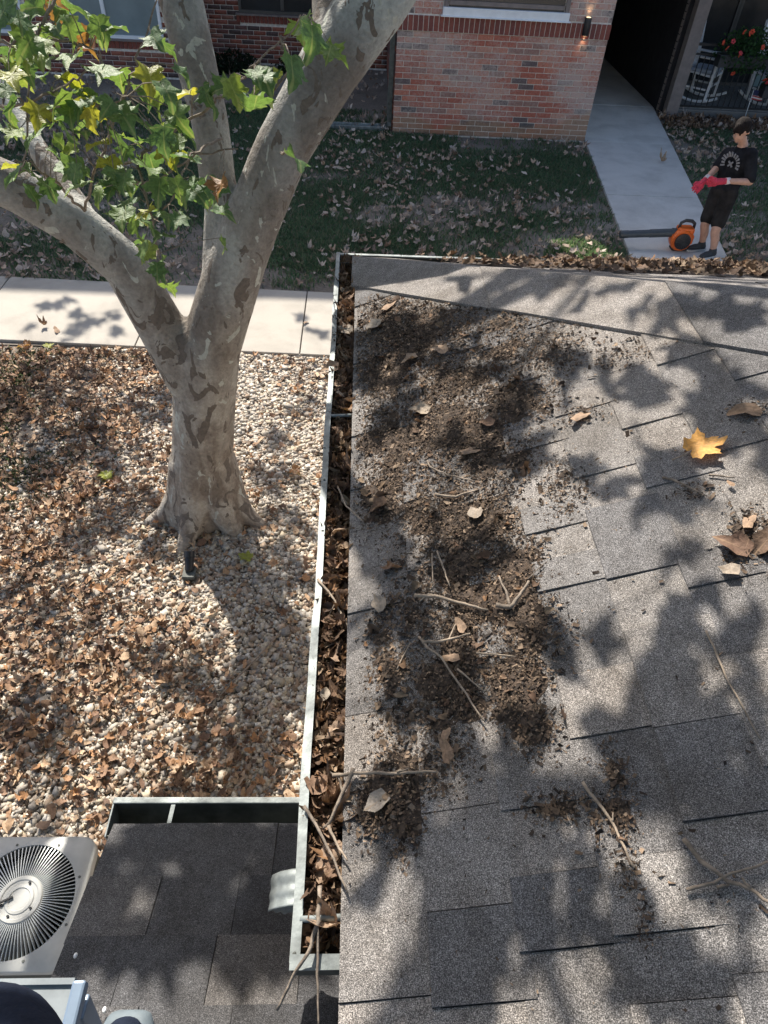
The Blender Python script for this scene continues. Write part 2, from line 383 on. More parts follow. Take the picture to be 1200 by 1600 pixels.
def brick(L, c, H=BH, m=M_BRICK, name='brick', rotz=0, par_=bld):
    k = (round(L, 3), round(H, 3), m.name)
    if k not in _bm: _bm[k] = brick_mesh(L, H); _bm[k].materials.append(m)
    o = bpy.data.objects.new(name, _bm[k]); COL.objects.link(o); o.location = c; o.rotation_euler = (0, 0, rotz); return par(o, par_)
def run(x0, x1, zc, odd, y=WY, lo=None, hi=None):
    x = x0
    first = True
    while x < x1-.03:
        L = BL
        if first and odd: L = BL*.5-JT/2
        if x+L > x1-.05: L = x1-x
        first = False
        if L > .04: brick(L, (x+L/2, y-.003+random.uniform(-.0025, .0025), zc))
        x += L+JT
rowh = BH+JT; SOL0, SOL1 = 1.655, 1.885
nrow = 18
for i in range(nrow):
    zc = SOL0-(i+.5)*rowh-.004
    if zc < .03: break
    run(X0, X1, zc, i % 2)
WX0, WX1 = 1.42, 3.50   # window opening
for i in range(6):
    zc = SOL1+.012+(i+.5)*rowh
    run(X0, WX0-.05, zc, i % 2); run(WX1+.05, X1, zc, (i+1) % 2)
x = X0+.003; k = 0
while x < X1-.02:
    brick(.0775, (x+.0385, WY-.028+random.uniform(-.002, .002), (SOL0+SOL1)/2), SOL1-SOL0-.008, M_SOLD, 'soldier_brick'); x += .0885
# window above the soldier course
wdw = MB().box(((WX0+WX1)/2, WY-.018, 2.75), (WX1-WX0-.1, .02, 1.6)).build('window', M_GLASS); par(wdw, bld)
f = MB()
for sx in (WX0, WX1): f.box((sx, WY-.02, 2.75), (.07, .09, 1.7))
f.box(((WX0+WX1)/2, WY-.03, 2.08), (WX1-WX0-.1, .05, .06)); o = f.build('frame', M_TRIM, wdw)
o = MB().box(((WX0+WX1)/2, WY-.035, 1.955), (WX1-WX0+.1, .14, .13)).box(((WX0+WX1)/2, WY-.05, 1.895), (WX1-WX0+.16, .17, .018)).build('sill', M_WHITE, wdw); bevel(o, .006)
# recessed rear walls and the wing at the left
RECY, LWY = 18.9, 17.3
w = MB()  # unseen tops and gap shaped for the lawn's shade and sun patch
w.box((-3.05, RECY+.6, 5.55), (3.3, 1.19, 11.1)); w.box((-.55, RECY+.6, 4.3), (1.7, 1.19, 8.6)); w.box((.6, RECY+.6, 5.55), (.6, 1.19, 11.1)); w.box((-9.0, LWY+1.5, 4.75), (10.2, 2.99, 9.5)); w.box((5.455, 19, 4.6), (2.31, 8.0, 3.8)); w.box((5.3, 22.95, 2.4), (2.2, .1, 4.8))  # last two boxes added over and behind the breezeway to darken it
par(w.build('rear_wall', M_MORTAR), bld)
bv, bf, bc = [], [], []
T = MB().box((0, 0, 0), (1, 1, 1)); TV = np.array(T.v); TF = np.array([t for q in T.f for t in ((q[0], q[1], q[2]), (q[0], q[2], q[3]))])
pal = np.array([(.30, .11, .08), (.35, .13, .09), (.24, .11, .09), (.19, .11, .10), (.33, .16, .12), (.12, .085, .08)])
def far_bricks(x0, x1, z0, z1, y, axis='x', skip=()):
    y = y+(.006 if axis == 'x' else 0); n = 0; z = z0; i = 0
    while z < z1:
        x = x0-(BL/2 if i % 2 else 0)
        while x < x1:
            a, b = max(x, x0), min(x+BL, x1)
            if b-a > .03 and not any(s[0] < (a+b)/2 < s[1] and s[2] < z+BH/2 < s[3] for s in skip):
                c = ((a+b)/2, y, z+BH/2) if axis == 'x' else (y, (a+b)/2, z+BH/2)
                sc = (b-a, .03, BH) if axis == 'x' else (.03, b-a, BH)
                v = TV*np.array(sc)+np.array(c)
                bf.append(TF+8*len(bv)); bv.append(v); bc.append(np.repeat(pal[RNG.integers(0, 6)][None]*RNG.uniform(.8, 1.15), 8, 0))
            x += BL+JT
        z += rowh; i += 1
SILL_L, SILL_M = .72, 1.0
far_bricks(-11, -3.92, .04, 2.6, LWY+.008, skip=[(-6.0, -4.12, SILL_L-.2, 9), (-9.6, -7.0, SILL_L-.2, 9)])
far_bricks(-3.9, .6, .04, 2.8, RECY+.008, skip=[(-2.75, -.85, SILL_M-.2, 9)])
far_bricks(LWY+.02, RECY, .04, 2.8, -3.9, 'y')
far_bricks(WY+.08, RECY, .04, 2.8, X0-.005, 'y')
o = fast('brick_field', np.concatenate(bv), np.concatenate(bf), M_BRICKST, np.concatenate(bc)); par(o, bld); o['kind'] = 'stuff'
def far_window(xa, xb, z0, y, m, mull):
    o = MB().box(((xa+xb)/2, y-.006, z0+.85), (xb-xa, .02, 1.7)).build('window', m); par(o, bld)
    ff = MB(); ff.box((xa, y-.02, z0+.85), (.06, .06, 1.7)); ff.box((xb, y-.02, z0+.85), (.06, .06, 1.7)); ff.box(((xa+xb)/2, y-.02, z0+.03), (xb-xa-.06, .06, .06))
    for mx in mull: ff.box((mx, y-.025, z0+.88), (.075, .05, 1.6))
    ff.build('frame', M_WHITE if m is M_GLASSL else M_FRAME, o)
    MB().box(((xa+xb)/2, y-.04, z0-.02), (xb-xa+.2, .13, .035)).build('sill', M_TRIM, o)
    xx = xa-.1
    while xx < xb+.05:
        par(link('soldier_brick', _bm.setdefault('far', MB().box((0, 0, 0), (.078, .04, .14), bev=.003).mesh('soldier_brick')), M_SOLD), bld).location = (xx+.04, y-.004, z0-.115); xx += .089
far_window(-6.0, -4.2, SILL_L, LWY, M_GLASSL, [-5.32]); far_window(-9.6, -7.0, SILL_L, LWY, M_GLASSL, [-8.3]); far_window(-2.75, -.85, SILL_M, RECY, M_GLASS, [-1.8])
# flat roof edge
par(MB().box((2.97, 17.2, 6.46), (2.7, 5.9, .1)).box((-9, 18.9, 9.56), (10.3, 3.4, .1)).box((-3.05, 19.5, 11.16), (3.3, 1.2, .1)).build('roof', M_FRAME), bld)
# lit up-and-down sconce on the pier
lx, lz = 3.885, 1.845
sc_ = empty('wall_lamp', (lx, WY-.08, lz)); tag(sc_, 'black cylinder wall lamp lit up and down on the brick corner', 'lamp')
def lit(name, c, s):
    m, nt, b, ns, ls = mat(name); b.inputs['Emission Color'].default_value = (*c, 1); b.inputs['Emission Strength'].default_value = s; b.inputs['Base Color'].default_value = (*c, 1); return m
M_BULB = lit('warm_bulb', (1, .72, .4), 1.2)
autosmooth(MB().lathe([(.055, -.13), (.058, -.12), (.058, .12), (.055, .13)], n=20).build('housing', M_BLACK, sc_))
MB().box((0, .05, 0), (.05, .045, .09)).build('bracket', M_BLACK, sc_)
for s in (-1, 1):
    MB().lathe([(.04, s*.131), (.04, s*.134)], n=16).build('bulb', M_BULB, sc_)
    L = bpy.data.lights.new('lamp_light', 'SPOT'); L.energy = .8; L.color = (1, .66, .36); L.spot_size = rad(75); L.spot_blend = .7; L.shadow_soft_size = .03
    lo = bpy.data.objects.new('lamp_light', L); COL.objects.link(lo); lo.parent = sc_; lo.location = (0, 0, s*.15); lo.rotation_euler = (rad(18)*1 if s < 0 else rad(180-18), 0, 0)
# downspout and splash tray at the pier's left corner
ds = empty('corner_downspout', (X0-.07, WY+.1, 0)); tag(ds, 'dark grey downspout at the left corner of the brick wall', 'downspout')
MB().box((0, 0, 1.6), (.09, .07, 2.9), bev=.008).build('pipe', M_METALD, ds)
MB().box((0, -.03, .13), (.085, .1, .08), rot=Matrix.Rotation(rad(40), 3, 'X'), bev=.008).build('elbow', M_METALD, ds)
for z in (.6, 2.2): MB().box((0, 0, z), (.1, .08, .03)).build('strap', M_METALD, ds)
st = empty('splash_tray', (.02, WY+.12, .03)); tag(st, 'long pale metal splash tray lying on ground below the downspout', 'splash tray')
def extr(prof, a, b, axis, name, m, parent, closed=False):
    """sweep an open profile given as (offset, z) from a to b along x or y"""
    n = len(prof); v = []
    for t in (a, b):
        for (o_, z) in prof: v.append((o_, t, z) if axis == 'y' else (t, o_, z))
    f = [(i, (i+1) % n, (i+1) % n+n, i+n) for i in range(n if closed else n-1)]
    if closed: f += [tuple(range(n-1, -1, -1)), tuple(range(n, 2*n))]
    return MB().add(v, f).build(name, m, parent)
extr([(-.11, .07), (-.10, .075), (-.09, .01), (.09, .01), (.10, .075), (.11, .07), (.10, -.005), (-.10, -.005)], -.62, .48, 'x', 'tray', M_METAL, st, True)
MB().box((-.1, -.0, .014), (.9, .012, .01)).build('rib', M_METAL, st)

# ---------------- breezeway wall with porch
PY = 16.3; PXL = 6.42
pw = empty('porch_building', (PXL, PY, 0)); tag(pw, 'dark sided porch wing with tan corner post right of the walkway', 'building')
def pb(o): return par(o, pw)
pb(MB().box((PXL+.11, 19.85, 3.0), (.2, 6.9, 6.0)).build('wall', M_SIDING))
_cl = MB().box((0, 0, 0), (.02, 6.88, .125), rot=Matrix.Rotation(rad(5), 3, 'Y')).mesh('siding_board')
for i in range(24):
    o = link('siding_board', _cl, M_SIDING); o.location = (PXL+.004, 19.85, .1+i*.125); pb(o)
pb(bevel(MB().box((PXL+.22, PY-.02, 3.0), (.26, .22, 6.0)).build('corner_post', M_TRIM), .01))
pb(MB().box((PXL+.04, PY+.16, 3.0), (.1, .1, 6.0)).build('trim_board', M_TRIM))
pb(bevel(MB().box((9.9, 17.35, .06), (6.6, 2.1, .14)).build('porch_slab', concrete('dark_concrete', (.17, .165, .155))), .01))
pb(MB().box((9.9, 18.5, 3.0), (6.6, .2, 6.0)).build('rear_wall', M_TEAL))
pb(MB().box((9.9, 17.4, 2.75), (6.6, 2.2, .2)).build('ceiling', M_SIDING))
pb(MB().box((9.9, 16.7, 5.5), (6.6, .9, 5.3)).build('upper_wall', M_SIDING))  # unseen height raised so its shadow covers the walkway
for x in (7.9, 8.75): 
    o = MB().box((x, 18.38, 1.2), (.8, .04, 2.1)).build('glass_door', M_GLASS); pb(o)
    ff = MB()
    for s in (-.4, .4): ff.box((x+s, 18.35, 1.2), (.06, .06, 2.1))
    ff.box((x, 18.35, .18), (.74, .06, .08)); ff.build('frame', M_FRAME, o)
# floor boards of the porch
_fb = MB().box((0, 0, 0), (6.5, .1, .02)).mesh('floor_board')
M_DECK = plain('grey_deck', (.17, .17, .17), .8, 0, .2, 14)
for i in range(18):
    o = link('floor_board', _fb, M_DECK); o.location = (9.9, PY+.12+i*.112, .142); pb(o)
# railing
rl = empty('porch_railing', (9.4, PY+.06, .13)); tag(rl, 'black metal balustrade along the front of the porch', 'railing')
MB().box((0, 0, 1.16), (5.5, .05, .045)).build('top_rail', M_BLACK, rl); MB().box((0, 0, .99), (5.5, .03, .03)).build('middle_rail', M_BLACK, rl); MB().box((0, 0, .05), (5.5, .03, .03)).build('bottom_rail', M_BLACK, rl)
_bl = MB().box((0, 0, .52), (.016, .016, .92)).mesh('baluster')
for i in range(46): link('baluster', _bl, M_BLACK, rl).location = (-2.7+i*.12, 0, 0)

def rocking_chair(loc, rz, label):
    r = empty('rocking_chair', loc, rz); tag(r, label, 'chair', 'white rocking chairs on the porch')
    for s in (-1, 1):
        pts = [(-.42+.84*i/8, s*.27, .02+.11*((-.42+.84*i/8)/.42)**2) for i in range(9)]
        MB().tube(pts, .024, 6).build('rocker', M_WHITE, r)
        MB().bar((.22, s*.27, .05), (.24, s*.27, .66), .04).build('leg', M_WHITE, r)
        MB().bar((-.2, s*.27, .05), (-.36, s*.27, 1.2), .042).build('leg', M_WHITE, r)
        bevel(MB().box((-.02, s*.28, .68), (.56, .085, .025)).build('armrest', M_WHITE, r), .006)
        MB().bar((.23, s*.27, .22), (-.22, s*.27, .22), .026).build('stretcher', M_WHITE, r)
    MB().bar((.22, -.27, .26), (.22, .27, .26), .026).build('stretcher', M_WHITE, r)
    bevel(MB().box((0, 0, .43), (.50, .54, .03), rot=Matrix.Rotation(rad(4), 3, 'Y')).build('seat', M_WHITE, r), .008)
    for i in range(7):
        y = -.21+i*.07; MB().bar((-.26, y, .46), (-.355, y, 1.15), .03, .012).build('back_slat', M_WHITE, r)
    MB().tube([(-.36, -.27, 1.18), (-.365, -.14, 1.24), (-.365, 0, 1.26), (-.365, .14, 1.24), (-.36, .27, 1.18)], .026, 6).build('headrail', M_WHITE, r)
    MB().bar((-.26, -.27, .48), (-.26, .27, .48), .03).build('rail', M_WHITE, r)
    M_CUSH = plain('pale_blue_cushion', (.36, .42, .52), .9, 0, .12, 10)
    o = MB().box((.01, 0, .475), (.42, .46, .06)).build('cushion', M_CUSH, r); bevel(o, .025, 3); return r
rc1 = rocking_chair((7.45, 17.05, .155), rad(-38), 'white slatted rocking chair with pale cushion behind the porch railing')
rc2 = rocking_chair((9.0, 17.0, .155), rad(-60), 'white rocking chair mostly hidden behind the hanging flowers')
rc1.scale = rc2.scale = (1.22,)*3

# flower basket on the rail
def flowers(name, c, r, n, label, seed, nf, box=True):
    rg = np.random.default_rng(seed); root = empty(name, c); tag(root, label, 'flowers')
    if box: bevel(MB().box((0, 0, -.06), (r[0]*1.7, .26, .22)).build('planter', M_RUBBER, root), .01)
    q = rg.normal(size=(n, 3)); q /= np.linalg.norm(q, axis=1)[:, None]; q *= (rg.random((n, 1))**.35)
    q = q*np.array(r)*(1+.25*(fbm(q[:, 0]*9, q[:, 2]*9+q[:, 1]*5, 1.0)[:, None]-.5))+np.array((0, 0, .12))
    tv = np.array([(0, -.5, 0), (.3, 0, .05), (0, .5, 0), (-.3, 0, .05)]); tf = np.array([(0, 1, 2), (0, 2, 3)])
    global RNG
    v, f = inst(tv, tf, q, rotm(rg.random(n)*6.3, rg.normal(0, .9, n), rg.normal(0, .9, n)), rg.uniform(.045, .09, (n, 1)))
    c0 = np.array([(.035, .085, .03), (.05, .12, .04), (.07, .15, .05)])[rg.integers(0, 3, n)]
    o = fast('foliage', v, f, M_GRASS, np.repeat(c0, 4, 0), root); o['kind'] = 'stuff'
    fm = _bm.get('fl')
    for i in range(nf):
        d = rg.normal(size=3); d[1] = -abs(d[1])-.2; d /= np.linalg.norm(d); p = d*np.array(r)*1.02+np.array((0, 0, .12))
        b = MB()
        for k in range(5):
            a = k*1.257; b.ball((math.cos(a)*.028, 0, math.sin(a)*.028), .024, 6, (1, .5, 1))
        M_F = M_FL[int(rg.integers(0, 3))]
        o = b.build('blossom', M_F, root, True); o.location = p; o.rotation_euler = (rg.normal(0, .4), 0, rg.normal(0, .7))
M_FL = [plain('red_petal', (.50, .04, .05), .6), plain('pink_petal', (.55, .06, .17), .6), plain('scarlet_petal', (.62, .07, .03), .6)]
flowers('flower_basket', (7.9, PY-.06, 1.12), (.75, .36, .42), 2200, 'bushy green flower box with red and pink blossoms on the railing', 3, 17)
flowers('flower_pot', (8.62, PY-.1, .62), (.26, .22, .26), 500, 'small plant with red flowers hanging below the flower box', 4, 10)
# small stick flag
fl = empty('stick_flag', tuple(P(1163, 186, z=0.0)*np.array((1, 1, 0)))); tag(fl, 'small striped flag on a thin pole in front of the porch', 'flag')
fp = fl.location
top = P(1178, 140, y=fp[1])-np.array(fp)
MB().tube([(0, 0, 0), tuple(top)], .008, 6).build('pole', M_WHITE, fl)
M_RED = plain('flag_red', (.45, .05, .06), .8); M_NAVY = plain('flag_blue', (.03, .04, .12), .8)
def cloth(x0, x1, z0, z1, dy, m, nm):
    v = []; 
    for i in range(9):
        x = x0+(x1-x0)*i/8; y = dy+.02*math.sin(x*28)
        v += [(x, y, z0-.12*x), (x, y, z1-.12*x)]
    o = MB().add(v, [(2*i, 2*i+2, 2*i+3, 2*i+1) for i in range(8)]).build(nm, m, fl)
    mm = o.modifiers.new('s', 'SOLIDIFY'); mm.thickness = .003; o.location = tuple(top*.86); return o
for i in range(7): cloth(0, .26, -.1+i*.025, -.1+(i+1)*.025, 0, M_RED if i % 2 == 0 else M_WHITE, 'stripe')
cloth(0, .12, -.02, .0755, -.006, M_NAVY, 'canton')
# dark shrub by the recessed wall
def shrub(name, c, r, n, label, seed):
    rg = np.random.default_rng(seed); root = empty(name, c); tag(root, label, 'shrub')
    q = rg.normal(size=(n, 3)); q /= np.linalg.norm(q, axis=1)[:, None]; q *= (rg.random((n, 1))**.4); q[:, 2] = np.abs(q[:, 2])
    q = q*np.array(r)*(1+.5*(fbm(q[:, 0]*9, q[:, 2]*9+q[:, 1]*5, 1.0)[:, None]-.5))
    tv = np.array([(0, -.5, 0), (.3, 0, .05), (0, .5, 0), (-.3, 0, .05)]); tf = np.array([(0, 1, 2), (0, 2, 3)])
    v, f = inst(tv, tf, q, rotm(rg.random(n)*6.3, rg.normal(0, .9, n), rg.normal(0, .9, n)), rg.uniform(.05, .1, (n, 1)))
    c0 = np.array([(.018, .03, .016), (.03, .05, .025)])[rg.integers(0, 2, n)]
    o = fast('foliage', v, f, M_GRASS, np.repeat(c0, 4, 0), root); o['kind'] = 'stuff'
    b = MB()
    for k in range(7): b.tube([(0, 0, 0), (rg.normal(0, .3)*r[0], rg.normal(0, .3)*r[1], r[2]*.7)], [.02, .008], 5)
    b.build('stem', M_TWIG, root)
shrub('clipped_shrub', (-3.0, 18.2, 0), (.75, .45, .42), 1500, 'low dark shrub in the shade between the middle tree limbs', 21)
shrub('clipped_shrub', (-1.2, 18.35, 0), (.9, .4, .3), 1500, 'low dark shrub below the rear window behind the right limb', 22)
# ================================================================== LEAF SHAPES
def leaf_outline(teeth=True):
    R_ = [(.0, .0), (.10, -.07), (.27, -.10), (.33, -.02), (.47, .05), (.38, .13), (.36, .20), (.46, .27), (.50, .38), (.66, .52), (.50, .53), (.40, .60), (.28, .55), (.24, .62), (.27, .74), (.15, .80), (.12, .90), (0, 1.06)]
    L_ = [(-x, y) for x, y in R_[1:-1]][::-1]
    return np.array(R_+L_)
OUT = leaf_outline()
def leaf_tpl(fold=.25, droop=.35, wav=.05, seed=0, curl=0, lo=False):
    rg = np.random.default_rng(seed); o = OUT.copy()
    o[1:] *= (1+rg.normal(0, .05, (len(o)-1, 1)))
    if lo: o = o[[0, 2, 4, 6, 9, 12, 14, 17, 20, 22, 25, 28, 30, 32]]
    c = np.array([0, .33]); n = len(o)
    rings = [c[None]+(o-c)*s for s in ((1.0,) if lo else (.55, 1.0))]
    v2 = np.concatenate([c[None]]+rings)
    ph = rg.random(4)*6.28
    x, y = v2[:, 0], v2[:, 1]
    r = np.hypot(x, y-.33)
    z = fold*np.abs(x)-droop*(y-.2)**2+wav*np.sin(x*9+ph[0])*r*2+wav*np.sin(y*8+ph[1])*r*2+curl*r*r*1.4*(1+.6*np.sin(np.arctan2(y-.33, x)*2+ph[2]))
    xs_ = x*(1-.35*curl*r)
    v = np.stack([xs_, y-.33, z], 1)
    f = []
    if lo: f = [(0, 1+i, 1+(i+1) % n) for i in range(n)]
    else:
        f = [(0, 1+i, 1+(i+1) % n) for i in range(n)]
        for i in range(n):
            j = (i+1) % n; f += [(1+i, 1+n+i, 1+n+j), (1+i, 1+n+j, 1+j)]
    return v, np.array(f)
_ca = np.linspace(0, 2*math.pi, 12, endpoint=False)
CHIP = np.stack([.42*np.sin(_ca)*(1+.25*np.cos(_ca)), -.52*np.cos(_ca)], 1)
def chip_tpl(seed, curl, lo=False):
    rg = np.random.default_rng(seed); n = 12; o = CHIP*(1+rg.normal(0, .15, (n, 1)))*np.array((1.0 if seed % 2 else .65, 1)); ring = np.concatenate([[(0, 0)], o] if lo else [[(0, 0)], o*.55, o])
    x, y = ring[:, 0], ring[:, 1]; r = np.hypot(x, y); th = np.arctan2(y, x); ph = rg.random(3)*6.28
    z = curl*(1.5*x*x*(1 if seed % 3 else -1)+.5*y*y*math.sin(ph[0]))+.14*np.sin(th*3+ph[1])*r+.07*np.sin(th*5+ph[2])*r
    f = [(0, 1+i, 1+(i+1) % n) for i in range(n)]
    for i in range(0 if lo else n): j = (i+1) % n; f += [(1+i, 1+n+i, 1+n+j), (1+i, 1+n+j, 1+j)]
    return np.stack([x*(1-.3*curl*r), y, z], 1), np.array(f)
def stuff_leaves(name, pos, size, cols, mat_, tilt=.5, curl=.6, lo=True, fold=.2, parent=None, yaw=None, nvar=8, chips=.0):
    n = len(pos); vs, fs, cs, off = [], [], [], 0; grp = RNG.integers(0, nvar, n)
    for k in range(nvar):
        idx = np.where(grp == k)[0]
        if not len(idx): continue
        tv, tf = leaf_tpl(fold*(1 if k % 2 else -1), .3*(k % 3-1), .09, 100+k, curl*(.4+k*.2), lo)
        if k/nvar < chips: tv, tf = chip_tpl(200+k, curl*(.5+.15*k), True)
        ya = RNG.random(len(idx))*6.283 if yaw is None else yaw[idx]
        v, f = inst(tv, tf, pos[idx], rotm(ya, RNG.normal(0, tilt, len(idx)), RNG.normal(0, tilt, len(idx))), np.asarray(size)[idx][:, None])
        vs.append(v); fs.append(f+off); off += len(v); cs.append(np.repeat(np.asarray(cols)[idx], len(tv), 0))
    return fast(name, np.concatenate(vs), np.concatenate(fs), mat_, np.concatenate(cs), parent)
DRYPAL = np.array([(.30, .18, .105), (.22, .135, .085), (.36, .24, .15), (.16, .095, .062), (.42, .30, .20), (.26, .165, .11), (.11, .07, .05), (.33, .18, .09)])
def drycols(n, k=1.0): return DRYPAL[RNG.integers(0, len(DRYPAL), n)]*RNG.uniform(.75, 1.2, (n, 1))*k

# ================================================================== NEAR ROOF
roof = empty('near_house', (0, FARY, EZ)); tag(roof, 'near house roof of weathered grey shingles littered with dirt, hip end beyond', 'roof')
def rpar(o): return par(o, roof)
HX = 3.2
deck = MB()
zt = roofz(HX)
dv = [(.0, -1.2, EZ), (0, FARY, EZ), (HX, FARY-HX, zt), (HX, -1.2, zt), (7.0, FARY, EZ), (7.0, FARY-HX, zt)]
dd = -.02
deck.add([(a, b, c-.008) for a, b, c in dv]+[(a, b, c-.03) for a, b, c in dv], [(0, 3, 2, 1), (1, 2, 5, 4), (6, 7, 8, 9), (7, 10, 11, 8), (0, 1, 7, 6), (1, 4, 10, 7)])
rpar(deck.build('deck', M_SHD))
rpar(MB().box((.045, 1.25, 2.34), (.03, 4.85, .19)).build('fascia', M_METAL)); rpar(MB().box((3.5, FARY-.035, 2.34), (6.9, .03, .19)).build('fascia', M_METAL))
rpar(MB().box((.2, 1.2, 2.255), (.28, 4.8, .02)).build('soffit', M_WHITE))
rpar(MB().box((3.6, 1.1, 1.17), (6.6, 4.5, 2.34)).build('wall', M_MORTAR))
EXPO = .176
def shingle(quad, h0, h1, nm='shingle', slope='l', m=M_SH):
    """quad: plan corners, first two on the lower edge (height h0), last two upper (h1)"""
    hs = (h0, h0, h1, h1); v = []
    for lev in (0, 1):
        for (x, y), h in zip(quad, hs):
            z = roofz(x) if slope == 'l' else EZ+PITCH*(FARY-y)
            v.append((x, y, z+(h if lev else -.006)))
    fc = [(3, 2, 1, 0), (4, 5, 6, 7), (0, 1, 5, 4), (1, 2, 6, 5), (2, 3, 7, 6), (3, 0, 4, 7)]
    if slope == 'l': fc = [tuple(reversed(q)) for q in fc]
    return rpar(MB().add(v, fc).build(nm, m))
rs = random.Random(3)
def hipw(d): return .335+.085*max(0, d)
for i in range(17):
    xa = EXPO*i-(.012 if i == 0 else 0); xb = EXPO*(i+1)+.022
    ye_a, ye_b = FARY-xa-.19, FARY-xb-.19
    if i == 0: ye_a += .05
    y = -1.1+rs.random()*.2; up = rs.random() < .5
    while y < ye_b-.02:
        w = rs.choice((.11, .14, .17, .21, .27)); y2 = y+w
        h = rs.uniform(.009, .0115) if up else rs.uniform(.0028, .0038)
        gap = .0022
        if y2 > ye_b-.12: q = [(xa, y+gap), (xa, ye_a), (xb, ye_b), (xb, y+gap)]; y2 = 99
        else: q = [(xa, y+gap), (xa, y2), (xb, y2), (xb, y+gap)]
        shingle(q, h, .002+(.003 if up else 0)); y = y2; up = not up if rs.random() < .85 else up
# hip cover strips
d = -.02
while d < 3.1:
    d2 = min(d+.62, 3.2)
    def hp(dd, side):
        if side == 0: return (dd, FARY-dd, roofz(dd)+.016)
        if side < 0: x_ = dd+.0; y_ = FARY-dd-hipw(dd); return (x_, y_, roofz(x_)+.0145)
        y_ = FARY-dd-.0; x_ = dd+.24; return (x_, y_, EZ+PITCH*(FARY-y_)+.012)
    v = []
    for q, l in ((d-.012, .006), (d2, 0)):
        for s in (-1, 0, 1):
            x_, y_, z_ = hp(q, s); v.append((x_, y_, z_+l))
    for q, l in ((d-.012, .006), (d2, 0)):
        for s in (-1, 0, 1):
            x_, y_, z_ = hp(q, s); v.append((x_, y_, z_+l-.0125))
    rpar(MB().add(v, [(0, 3, 4, 1), (1, 4, 5, 2), (0, 6, 9, 3), (2, 5, 11, 8), (0, 1, 7, 6), (1, 2, 8, 7)]).build('hip_cap', M_SH)); d = d2
# far slope
for i in range(12):
    ya = FARY-EXPO*i+(.012 if i == 0 else 0); yb = FARY-EXPO*(i+1)-.022; x = EXPO*i+.30; up = i % 2
    while x < 6.5:
        w = rs.choice((.25, .34, .45)); shingle([(x+.002, ya), (x+w, ya), (x+w, yb), (x+.002, yb)], .011 if up else .005, .003, slope='f'); x += w; up = not up

# ---------------------------------------------------------------- gutters
def gutter_part(prof, a, b, axis, name, m, parent, th=.003):
    o = extr(prof, a, b, axis, name, m, parent); s = o.modifiers.new('s', 'SOLIDIFY'); s.thickness = th; s.offset = 0; return o
LZ = 2.432
gl = empty('rain_gutter'); tag(gl, 'long grey gutter along left roof edge, packed with brown leaves', 'gutter')
gutter_part([(.018, 2.44), (.018, 2.325), (-.075, 2.325), (-.085, 2.35), (-.112, 2.385), (-.118, 2.425)], .345, 3.83, 'y', 'trough', M_METALD, gl)
lv_, lf_ = [], []
for i in range(30):
    yy = .345+2.9*i/29; wx = .0016*math.sin(yy*5.1)+.0012*math.sin(yy*13+1)+.004*math.exp(-((yy-1.35)/.08)**2); wz = .002*math.sin(yy*3.3+.5)
    lv_ += [(-.1232+wx, yy, LZ-.0045+wz), (-.0998+wx*.6, yy, LZ-.0045+wz), (-.0998+wx*.6, yy, LZ+.0045+wz), (-.1232+wx, yy, LZ+.0035+wz)]
for i in range(29):
    for k in range(4): lf_.append((4*i+k, 4*i+4+k, 4*i+4+(k+1) % 4, 4*i+(k+1) % 4))
lf_ += [(0, 1, 2, 3), (119, 118, 117, 116)]
o = MB().add(lv_, lf_).build('lip', M_METAL, gl)
o = MB().box((-.1125, 3.54, LZ+.0035), (.0235, .58, .009), rz=rad(.3)).build('lip', M_METAL, gl); bevel(o, .003)
o = MB().box((-.117, 3.40, LZ-.02), (.016, .16, .06)).build('joint_cover', M_METAL, gl)
o = MB().box((-.05, .345, 2.385), (.142, .006, .118)).build('end_cap', M_METALD, gl)
o = MB().box((-.05, .345, 2.441), (.142, .03, .008)).build('end_lip', M_METAL, gl)
for yy in (.43, 2.30): 
    MB().tube([(-.105, yy, 2.433), (.012, yy+.004, 2.437)], .0075, 10).build('hanger', M_METAL, gl, True)
MB().tube([(-.1, 3.17, 2.415), (-.06, 3.20, 2.418), (.01, 3.205, 2.425)], .004, 8).build('wire', M_WHITE, gl, True)
for yy in (.362, 1.9): MB().ball((-.112, yy, LZ+.005), .005, 8).build('rivet', M_METALD, gl)
gf = empty('rain_gutter'); tag(gf, 'gutter along far roof edge heaped with fallen leaves', 'gutter')
gutter_part([(3.70, 2.44), (3.70, 2.325), (3.785, 2.325), (3.80, 2.36), (3.822, 2.39), (3.826, 2.425)], -.12, 6.9, 'x', 'trough', M_METALD, gf)
for xa, xb in ((-.122, .25), (.252, 3.4), (3.402, 6.9)):
    o = MB().box(((xa+xb)/2, 3.815, LZ+.001), (xb-xa, .0235, .009)).build('lip', M_METAL, gf); bevel(o, .003)
# short downspout elbow dropping from the left gutter onto the lower roof
de = empty('downspout_elbow', tuple(P(455, 1392, z=2.27))); de.scale = (.85,)*3; tag(de, 'ribbed grey downspout elbow poking out under the left gutter', 'downspout')
dl = np.array(de.location)
v = []; path = [(.10, .02, 0), (.05, .018, 5), (.01, .01, 18), (-.02, -.008, 38), (-.036, -.03, 55)]; nr = 80
for cx, cz, an in path:
    for k in range(nr):
        t = 4*k/nr; e = int(t); u_ = t-e
        yy, zz = ((-1+2*u_, 1), (1, 1-2*u_), (1-2*u_, -1), (-1, -1+2*u_))[e]
        rb_ = 1+.05*math.cos(k*math.pi/4); yy *= .05*rb_; zz *= .034*rb_; a_ = rad(an)
        v.append((cx-zz*math.sin(a_)*-1*-1, yy, cz+zz*math.cos(a_)))
f = [(i*nr+k, i*nr+(k+1) % nr, (i+1)*nr+(k+1) % nr, (i+1)*nr+k) for i in range(len(path)-1) for k in range(nr)]
